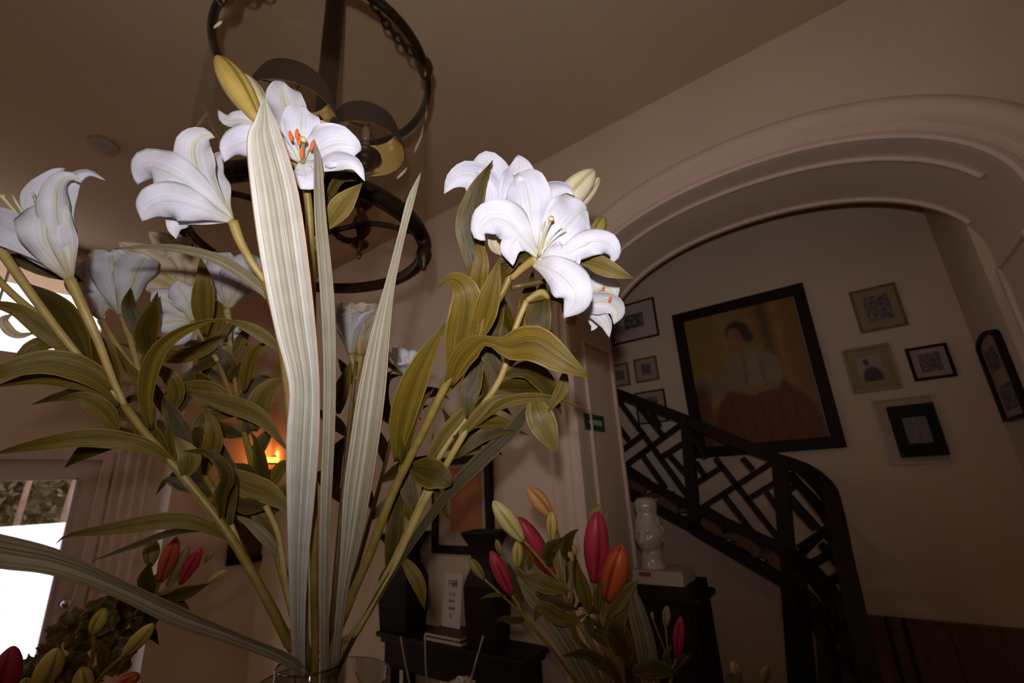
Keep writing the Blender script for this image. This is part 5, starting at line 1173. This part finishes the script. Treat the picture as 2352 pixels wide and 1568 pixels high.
trumpet(t, (828, 815, 1.04), (832, 690, 1.02), .36, [(824, 845, 1.02), (815, 870, .99)], 'petal_cream', seed=8, recurve=.3)
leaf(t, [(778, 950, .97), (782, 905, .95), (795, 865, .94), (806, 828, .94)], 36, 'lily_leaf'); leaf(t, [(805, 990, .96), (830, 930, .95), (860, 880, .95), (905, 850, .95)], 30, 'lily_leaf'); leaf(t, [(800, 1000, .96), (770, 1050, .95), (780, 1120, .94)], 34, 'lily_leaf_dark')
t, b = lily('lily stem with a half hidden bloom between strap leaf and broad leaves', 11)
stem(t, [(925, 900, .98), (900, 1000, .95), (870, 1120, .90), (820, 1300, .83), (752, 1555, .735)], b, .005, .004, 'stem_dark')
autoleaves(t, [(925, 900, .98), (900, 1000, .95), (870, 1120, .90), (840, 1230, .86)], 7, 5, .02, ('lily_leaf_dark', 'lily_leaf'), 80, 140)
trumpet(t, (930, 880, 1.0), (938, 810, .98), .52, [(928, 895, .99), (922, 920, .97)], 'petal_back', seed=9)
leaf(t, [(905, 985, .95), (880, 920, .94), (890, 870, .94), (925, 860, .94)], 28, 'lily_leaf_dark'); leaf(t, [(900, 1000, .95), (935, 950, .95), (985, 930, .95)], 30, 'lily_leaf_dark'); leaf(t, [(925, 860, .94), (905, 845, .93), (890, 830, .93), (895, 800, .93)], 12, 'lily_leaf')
# bare lower stems
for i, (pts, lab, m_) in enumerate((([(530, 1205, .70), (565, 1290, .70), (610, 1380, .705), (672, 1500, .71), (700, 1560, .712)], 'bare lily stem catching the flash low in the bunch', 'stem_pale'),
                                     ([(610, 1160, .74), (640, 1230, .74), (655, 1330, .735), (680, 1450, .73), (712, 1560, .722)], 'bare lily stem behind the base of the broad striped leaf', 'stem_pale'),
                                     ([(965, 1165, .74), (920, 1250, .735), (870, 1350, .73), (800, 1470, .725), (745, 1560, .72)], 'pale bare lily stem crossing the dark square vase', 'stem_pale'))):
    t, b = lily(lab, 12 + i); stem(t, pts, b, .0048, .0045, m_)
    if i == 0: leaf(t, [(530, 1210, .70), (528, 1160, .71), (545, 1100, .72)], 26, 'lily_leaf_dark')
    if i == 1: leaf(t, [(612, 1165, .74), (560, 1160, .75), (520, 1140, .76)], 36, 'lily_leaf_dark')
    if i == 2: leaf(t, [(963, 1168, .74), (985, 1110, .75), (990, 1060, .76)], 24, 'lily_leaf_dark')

# ------------------------------------------------------------------ red and yellow buds at the right
def budstem(label, k, c, pts, r=.005, mat='stem_green', group='bud stems in the side vases', name='budding_lily'):
    b = rim_pt(c, TZ + .03, k, .03); t = thing(name, label, 'flower', tuple(b), group)
    stem(t, pts, b, r, r * .7, mat); return t
def ped(t, a, b_, r=.003, mat='stem_green', mid=None):
    P = [W(*a)] + ([W(*mid)] if mid else []) + [W(*b_)]; tube('pedicel', P, r, mat, t, seg=8)
D2 = .80
t = budstem('bud stem with yellow, peach and deep red buds before the lit reveal', 1, VC3, [(1285, 1335, D2), (1310, 1400, D2), (1360, 1480, D2), (1410, 1600, .83), (1450, 1750, .86)], .006)
autoleaves(t, [(1290, 1345, D2), (1310, 1400, D2), (1360, 1480, D2), (1400, 1570, .83)], 7, 9, .03, ('lily_leaf_dark', 'lily_leaf'), 50, 95)
bud(t, (1132, 1149, .78), (1202, 1242, .79), 42, 'bud_pale'); ped(t, (1202, 1240, .79), (1290, 1340, D2))
bud(t, (1211, 1117, .82), (1268, 1186, .82), 38, 'bud_peach'); ped(t, (1267, 1184, .82), (1300, 1370, D2), mid=(1290, 1260, .82))
bud(t, (1190, 1186, .83), (1272, 1325, .83), 48, 'bud_red'); ped(t, (1270, 1322, .83), (1310, 1390, .81))
bud(t, (1267, 1174, .79), (1268, 1242, .79), 27, 'bud_yellow'); ped(t, (1268, 1240, .79), (1300, 1370, D2))
bud(t, (1300, 1240, .80), (1318, 1290, .80), 32, 'bud_yellow'); ped(t, (1318, 1288, .80), (1312, 1390, D2))
leaf(t, [(1260, 1300, .79), (1262, 1265, .785), (1285, 1245, .78), (1300, 1230, .78)], 34, 'lily_leaf_dark'); leaf(t, [(1305, 1290, .79), (1300, 1250, .785), (1315, 1225, .78), (1330, 1215, .78)], 30, 'lily_leaf_dark', roll=15)
leaf(t, [(1200, 1325, .785), (1235, 1335, .78), (1275, 1350, .78), (1310, 1358, .78)], 40, 'lily_leaf', cup=.25); leaf(t, [(1330, 1420, .79), (1290, 1420, .78), (1250, 1395, .775), (1235, 1400, .77), (1228, 1430, .77)], 34, 'lily_leaf', fold=.15)
leaf(t, [(1355, 1410, .80), (1340, 1360, .79), (1325, 1310, .785), (1320, 1270, .78)], 34, 'lily_leaf_dark'); leaf(t, [(1215, 1310, .79), (1218, 1285, .785), (1212, 1262, .785)], 15, 'lily_leaf')
leaf(t, [(1345, 1410, .79), (1318, 1430, .785), (1325, 1465, .78), (1355, 1490, .78)], 14, 'lily_leaf'); leaf(t, [(1230, 1360, .8), (1270, 1385, .79), (1330, 1400, .79)], 30, 'lily_leaf_dark')
t = budstem('bud stem with two plump crimson and orange buds beside the ceramic head', 2, VC3, [(1375, 1400, D2), (1395, 1460, D2), (1420, 1560, .82), (1455, 1750, .86)], .006)
autoleaves(t, [(1378, 1400, D2), (1395, 1460, D2), (1420, 1560, .82)], 7, 10, .03, ('lily_leaf_dark', 'lily_leaf'), 50, 95)
bud(t, (1372, 1172, .79), (1365, 1335, .79), 57, 'bud_red'); ped(t, (1365, 1332, .79), (1378, 1410, D2)); bud(t, (1429, 1250, .78), (1394, 1378, .785), 62, 'bud_orange'); ped(t, (1394, 1376, .785), (1388, 1430, D2))
bud(t, (1383, 1158, .83), (1352, 1210, .83), 30, 'bud_green'); ped(t, (1353, 1208, .83), (1372, 1400, .82))
leaf(t, [(1395, 1420, .79), (1415, 1390, .78), (1445, 1350, .775), (1470, 1330, .77)], 34, 'lily_leaf_pale', roll=15); leaf(t, [(1375, 1410, .785), (1372, 1370, .78), (1378, 1330, .775)], 22, 'lily_leaf')
leaf(t, [(1355, 1410, .785), (1345, 1370, .78), (1335, 1330, .775), (1325, 1290, .775)], 32, 'lily_leaf'); leaf(t, [(1370, 1440, .80), (1400, 1440, .79), (1430, 1480, .79), (1445, 1540, .79)], 56, 'lily_leaf_dark'); leaf(t, [(1420, 1560, .80), (1380, 1520, .79), (1340, 1500, .785), (1290, 1505, .78)], 26, 'lily_leaf_dark', roll=15)
leaf(t, [(1345, 1510, .80), (1390, 1520, .79), (1420, 1560, .79), (1430, 1600, .79)], 28, 'lily_leaf_dark'); leaf(t, [(1450, 1545, .8), (1500, 1535, .8), (1560, 1545, .8)], 40, 'lily_leaf_dark')
t = budstem('thin bud stem with small green buds and one dusky red bud', 3, VC3, [(1190, 1390, .84), (1215, 1430, .84), (1290, 1520, .85), (1400, 1680, .87), (1460, 1780, .88)], .0045)
bud(t, (1127, 1264, .84), (1175, 1365, .84), 36, 'bud_red'); ped(t, (1174, 1363, .84), (1195, 1395, .84)); bud(t, (1078, 1282, .83), (1112, 1330, .83), 23, 'bud_green'); ped(t, (1111, 1328, .83), (1200, 1410, .84), .002)
bud(t, (1189, 1240, .81), (1188, 1303, .81), 26, 'bud_yellow'); ped(t, (1188, 1301, .81), (1215, 1330, .82)); bud(t, (1140, 1238, .86), (1152, 1275, .86), 16, 'bud_green'); ped(t, (1152, 1274, .86), (1185, 1370, .85), .0015)
leaf(t, [(1210, 1420, .84), (1180, 1425, .83), (1155, 1420, .83), (1140, 1430, .83)], 16, 'lily_leaf_dark'); leaf(t, [(1165, 1368, .83), (1130, 1366, .83), (1100, 1375, .83)], 9, 'lily_leaf'); leaf(t, [(1200, 1380, .84), (1180, 1330, .85), (1165, 1290, .86)], 30, 'lily_leaf_dark')
t = budstem('thin bud stem with one slim red bud in front of the cabinet', 4, VC3, [(1545, 1530, .86), (1535, 1600, .87), (1500, 1780, .88)], .004)
bud(t, (1564, 1415, .85), (1555, 1510, .855), 25, 'bud_red'); ped(t, (1555, 1508, .855), (1545, 1535, .86), .002); bud(t, (1513 + 20, 1390, .85), (1529, 1440, .85), 19, 'bud_green'); ped(t, (1529, 1439, .85), (1540, 1560, .86), .0018)
bud(t, (1497, 1404, .86), (1500, 1425, .86), 9, 'bud_green'); ped(t, (1500, 1424, .86), (1530, 1500, .86), .0014)
leaf(t, [(1540, 1545, .86), (1530, 1505, .85), (1545, 1480, .85)], 18, 'lily_leaf'); leaf(t, [(1545, 1540, .86), (1570, 1510, .86), (1590, 1500, .86)], 18, 'lily_leaf_dark')
def side_strap(label, st_, mat, c, k):
    e = st_[-1]; mid = W((e[0] + e[2]) / 2, (e[1] + e[3]) / 2, e[4]); b = rim_pt(c, TZ + .03, k, .03)
    t = thing('strap_leaf', label, 'leaf', tuple(b), 'strap leaves among the bud stems'); strap('blade', st_, mat, t, n=24, m=31); tube('leaf_base', [mid, mid * .5 + b * .5, b], [.005, .005, .004], mat, t, seg=8)
side_strap('striped strap leaf running down from under the red buds', [(1186, 1325, 1190, 1322, .80, .80), (1212, 1385, 1240, 1365, .80, .80), (1262, 1455, 1305, 1425, .81, .81), (1310, 1535, 1355, 1500, .82, .82), (1370, 1640, 1405, 1610, .84, .84), (1425, 1740, 1445, 1730, .86, .86)], 'strap_leaf_c', VC3, 5)
side_strap('broad grey-green strap leaf standing against the black cabinet', [(1448, 1352, 1458, 1352, .84, .84), (1438, 1390, 1478, 1390, .84, .84), (1455, 1470, 1502, 1465, .85, .85), (1470, 1560, 1515, 1560, .86, .86), (1480, 1660, 1510, 1660, .87, .87), (1478, 1770, 1498, 1770, .88, .88)], 'strap_leaf_c', VC3, 6)
side_strap('narrow dark strap leaf rising beside the crimson buds', [(1434, 1415, 1437, 1415, .83, .83), (1428, 1455, 1440, 1455, .83, .83), (1432, 1510, 1452, 1510, .84, .84), (1440, 1600, 1462, 1600, .85, .85), (1460, 1760, 1475, 1760, .87, .87)], 'strap_leaf_d', VC3, 7)
t = budstem('pair of small green buds just below the stair newel', 8, VC6, [(1740, 1600, .88), (1745, 1700, .89), (1755, 1820, .91)], .004)
bud(t, (1764, 1526, .87), (1754, 1568, .875), 22, 'bud_green'); ped(t, (1754, 1566, .875), (1742, 1610, .88), .002); bud(t, (1683, 1518, .87), (1692, 1555, .875), 20, 'bud_yellow'); ped(t, (1692, 1553, .875), (1738, 1610, .88), .002)
side_strap('short striped strap leaf tip beside the small green buds', [(1668, 1545, 1700, 1540, .87, .87), (1664, 1570, 1706, 1568, .88, .88), (1690, 1680, 1720, 1680, .89, .89), (1740, 1810, 1755, 1810, .91, .91)], 'strap_leaf_c', VC6, 9)

# ------------------------------------------------------------------ buds at the left
D3 = .66
t = budstem('bud stem with a pink-red bud and yellow buds below the door knob', 1, VC4, [(140, 1570, D3), (135, 1650, .68), (125, 1760, .70)], .006)
bud(t, (28, 1484, .63), (-5, 1625, .64), 56, 'bud_red'); ped(t, (-5, 1622, .64), (120, 1680, .68)); bud(t, (132, 1490, .63), (88, 1585, .64), 50, 'bud_yellow'); ped(t, (89, 1583, .64), (130, 1660, .68))
bud(t, (188, 1532, .64), (190, 1610, .65), 40, 'bud_yellow'); ped(t, (190, 1608, .65), (140, 1680, .68)); bud(t, (60, 1556, .66), (50, 1620, .66), 36, 'bud_yellow'); ped(t, (50, 1618, .66), (120, 1690, .68))
bud(t, (318, 1548, .68), (262, 1590, .68), 36, 'bud_orange'); ped(t, (263, 1589, .68), (150, 1690, .69))
t = budstem('bud stem with two slim yellow buds above frilly dark leaves', 2, VC4, [(195, 1560, .70), (170, 1660, .71), (140, 1770, .72)], .005)
bud(t, (241, 1396, .70), (213, 1456, .70), 33, 'bud_yellow'); ped(t, (214, 1454, .70), (196, 1565, .70), mid=(214, 1500, .70)); bud(t, (352, 1432, .69), (283, 1506, .69), 34, 'bud_yellow'); ped(t, (284, 1505, .69), (180, 1620, .70), mid=(240, 1545, .69))
leaf(t, [(236, 1545, .70), (238, 1510, .695), (230, 1480, .69), (218, 1465, .69)], 24, 'lily_leaf')
def frill(t, cx_, cy_, d_, size, ang):
    dx, dy = math.cos(ang), math.sin(ang)
    ribbon('frilly_leaf', [W(cx_ - dx * size * .5, cy_ - dy * size * .5, d_), W(cx_, cy_, d_ - .012), W(cx_ + dx * size * .5, cy_ + dy * size * .5, d_)], size * .95 * d_ * KD / F, 'frill_leaf', t,
           prof=[(0, .15), (.1, .6), (.22, .72), (.3, .98), (.42, .80), (.55, 1.0), (.68, .75), (.78, .85), (.9, .45), (1, .12)], ruf=.35, rufk=4, cup=.15, n=26, m=11)
t = budstem('dark frilly leaved sprig spreading beside the door knob', 3, VC4, [(170, 1470, .74), (165, 1560, .74), (150, 1660, .74), (130, 1780, .74)], .005, 'stem_dark', name='foliage_sprig')
for (x_, y_, s_, a_) in ((132, 1458, 56, 2.8), (165, 1425, 50, -2.2), (112, 1505, 60, 2.9), (62, 1540, 60, -2.6), (225, 1400, 62, -1.2), (250, 1425, 56, -.3), (185, 1470, 60, -2.0), (175, 1520, 64, 2.2), (150, 1560, 60, 2.6), (275, 1525, 52, .2), (205, 1440, 50, -1.5), (235, 1470, 56, -.8), (250, 1385, 40, -1.0), (290, 1490, 50, .3), (205, 1560, 50, 1.2)):
    frill(t, x_, y_, .73 + .02 * math.sin(x_), s_, a_)
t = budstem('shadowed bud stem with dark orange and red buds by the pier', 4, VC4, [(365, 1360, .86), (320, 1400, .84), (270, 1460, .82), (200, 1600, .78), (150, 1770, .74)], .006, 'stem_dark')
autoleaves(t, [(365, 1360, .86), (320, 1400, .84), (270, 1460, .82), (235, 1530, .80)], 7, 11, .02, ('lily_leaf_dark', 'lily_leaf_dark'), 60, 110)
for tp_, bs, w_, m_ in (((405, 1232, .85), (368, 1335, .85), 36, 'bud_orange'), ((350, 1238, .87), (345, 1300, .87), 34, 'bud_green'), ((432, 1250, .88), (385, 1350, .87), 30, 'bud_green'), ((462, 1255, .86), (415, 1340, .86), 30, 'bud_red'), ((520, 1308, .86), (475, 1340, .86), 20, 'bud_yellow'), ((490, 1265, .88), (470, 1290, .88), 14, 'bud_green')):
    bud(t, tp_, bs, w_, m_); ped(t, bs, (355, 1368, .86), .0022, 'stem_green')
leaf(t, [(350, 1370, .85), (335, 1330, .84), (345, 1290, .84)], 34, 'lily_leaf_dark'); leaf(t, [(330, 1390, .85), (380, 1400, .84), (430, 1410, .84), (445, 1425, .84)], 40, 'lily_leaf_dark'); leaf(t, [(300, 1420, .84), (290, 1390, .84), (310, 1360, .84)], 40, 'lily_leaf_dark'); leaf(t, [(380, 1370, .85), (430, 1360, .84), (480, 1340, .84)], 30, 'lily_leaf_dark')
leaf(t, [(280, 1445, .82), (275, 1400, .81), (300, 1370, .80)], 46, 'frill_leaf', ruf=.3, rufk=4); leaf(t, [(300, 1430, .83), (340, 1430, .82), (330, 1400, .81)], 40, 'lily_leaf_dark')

# ------------------------------------------------------------------ reed diffuser and cream flowers
t = thing('reed_diffuser', 'glass reed diffuser bottle behind the lilies', 'diffuser', tuple(VC5))
lathe('bottle', VC5, [(.001, 0), (.036, 0), (.04, .01), (.04, .10), (.03, .13), (.016, .14), (.016, .165), (.013, .165), (.013, .14), (.001, .138)], 'vase_glass', t)
bt = VC5 + np.array([0, 0, .02])
for i, (a_, b_) in enumerate((((920, 1462), (942, 1575)), ((976, 1457), (981, 1575)), ((1110, 1460), (1078, 1575)), ((822, 1535), (834, 1580)))):
    A = W(*a_, .95); B = W(*b_, .955); Cc = VC5 + np.array([.008 * math.cos(i * 2), .008 * math.sin(i * 2), .03])
    o = tube('diffuser_reed', [A, B, Cc], .0021, 'reed', seg=8, n=12, loc=tuple(Cc)); tag(o, ('brown reed stick leaning left in the diffuser', 'brown reed stick standing upright in the diffuser', 'brown reed stick leaning right in the diffuser', 'short brown reed stick beside the wide glass cylinder')[i], 'stick', 'reeds of the diffuser')
bx = W(1052, 1640, 1.18)
t = thing('cream_flowers', 'low bowl of cream ruffled flowers behind the diffuser reeds', 'flower', (bx[0], bx[1], TZ))
lathe('bowl', (bx[0], bx[1], TZ), [(.001, 0), (.05, 0), (.08, .03), (.09, .07), (.085, .07), (.075, .035), (.001, .012)], 'black_lacquer', t)
bh = W(1052, 1590, 1.18)[2]
for i in range(9):
    a = i * 2.4; rr = .022 * math.sqrt(i) ; c = np.array([bx[0] + rr * math.cos(a), bx[1] + rr * math.sin(a), bh - .01 * (i > 4) - .006 * (i % 3)])
    tube('flower_stalk', [c, np.array([bx[0], bx[1], TZ + .06]) + (c - np.array([bx[0], bx[1], bh])) * .4, np.array([bx[0], bx[1], TZ + .02])], .003, 'stem_dark', t, seg=6)
    for j in range(7):
        q_ = j * .9 + i; d_ = np.array([math.cos(q_), math.sin(q_), .35 + .4 * (j % 2)]); e_ = np.cross(d_, (0, 0, 1))
        ribbon('ruffled_petal', [c, c + d_ * .012 + np.array([0, 0, .006]), c + d_ * .022 + np.array([0, 0, .018 - .004 * j % 3])], .026, 'wax_flower', t, prof=[(0, .4), (.4, .9), (.8, 1), (1, .6)], normals=-d_ + np.array([0, 0, 1.2]), ruf=.35, rufk=2, n=8, m=7)
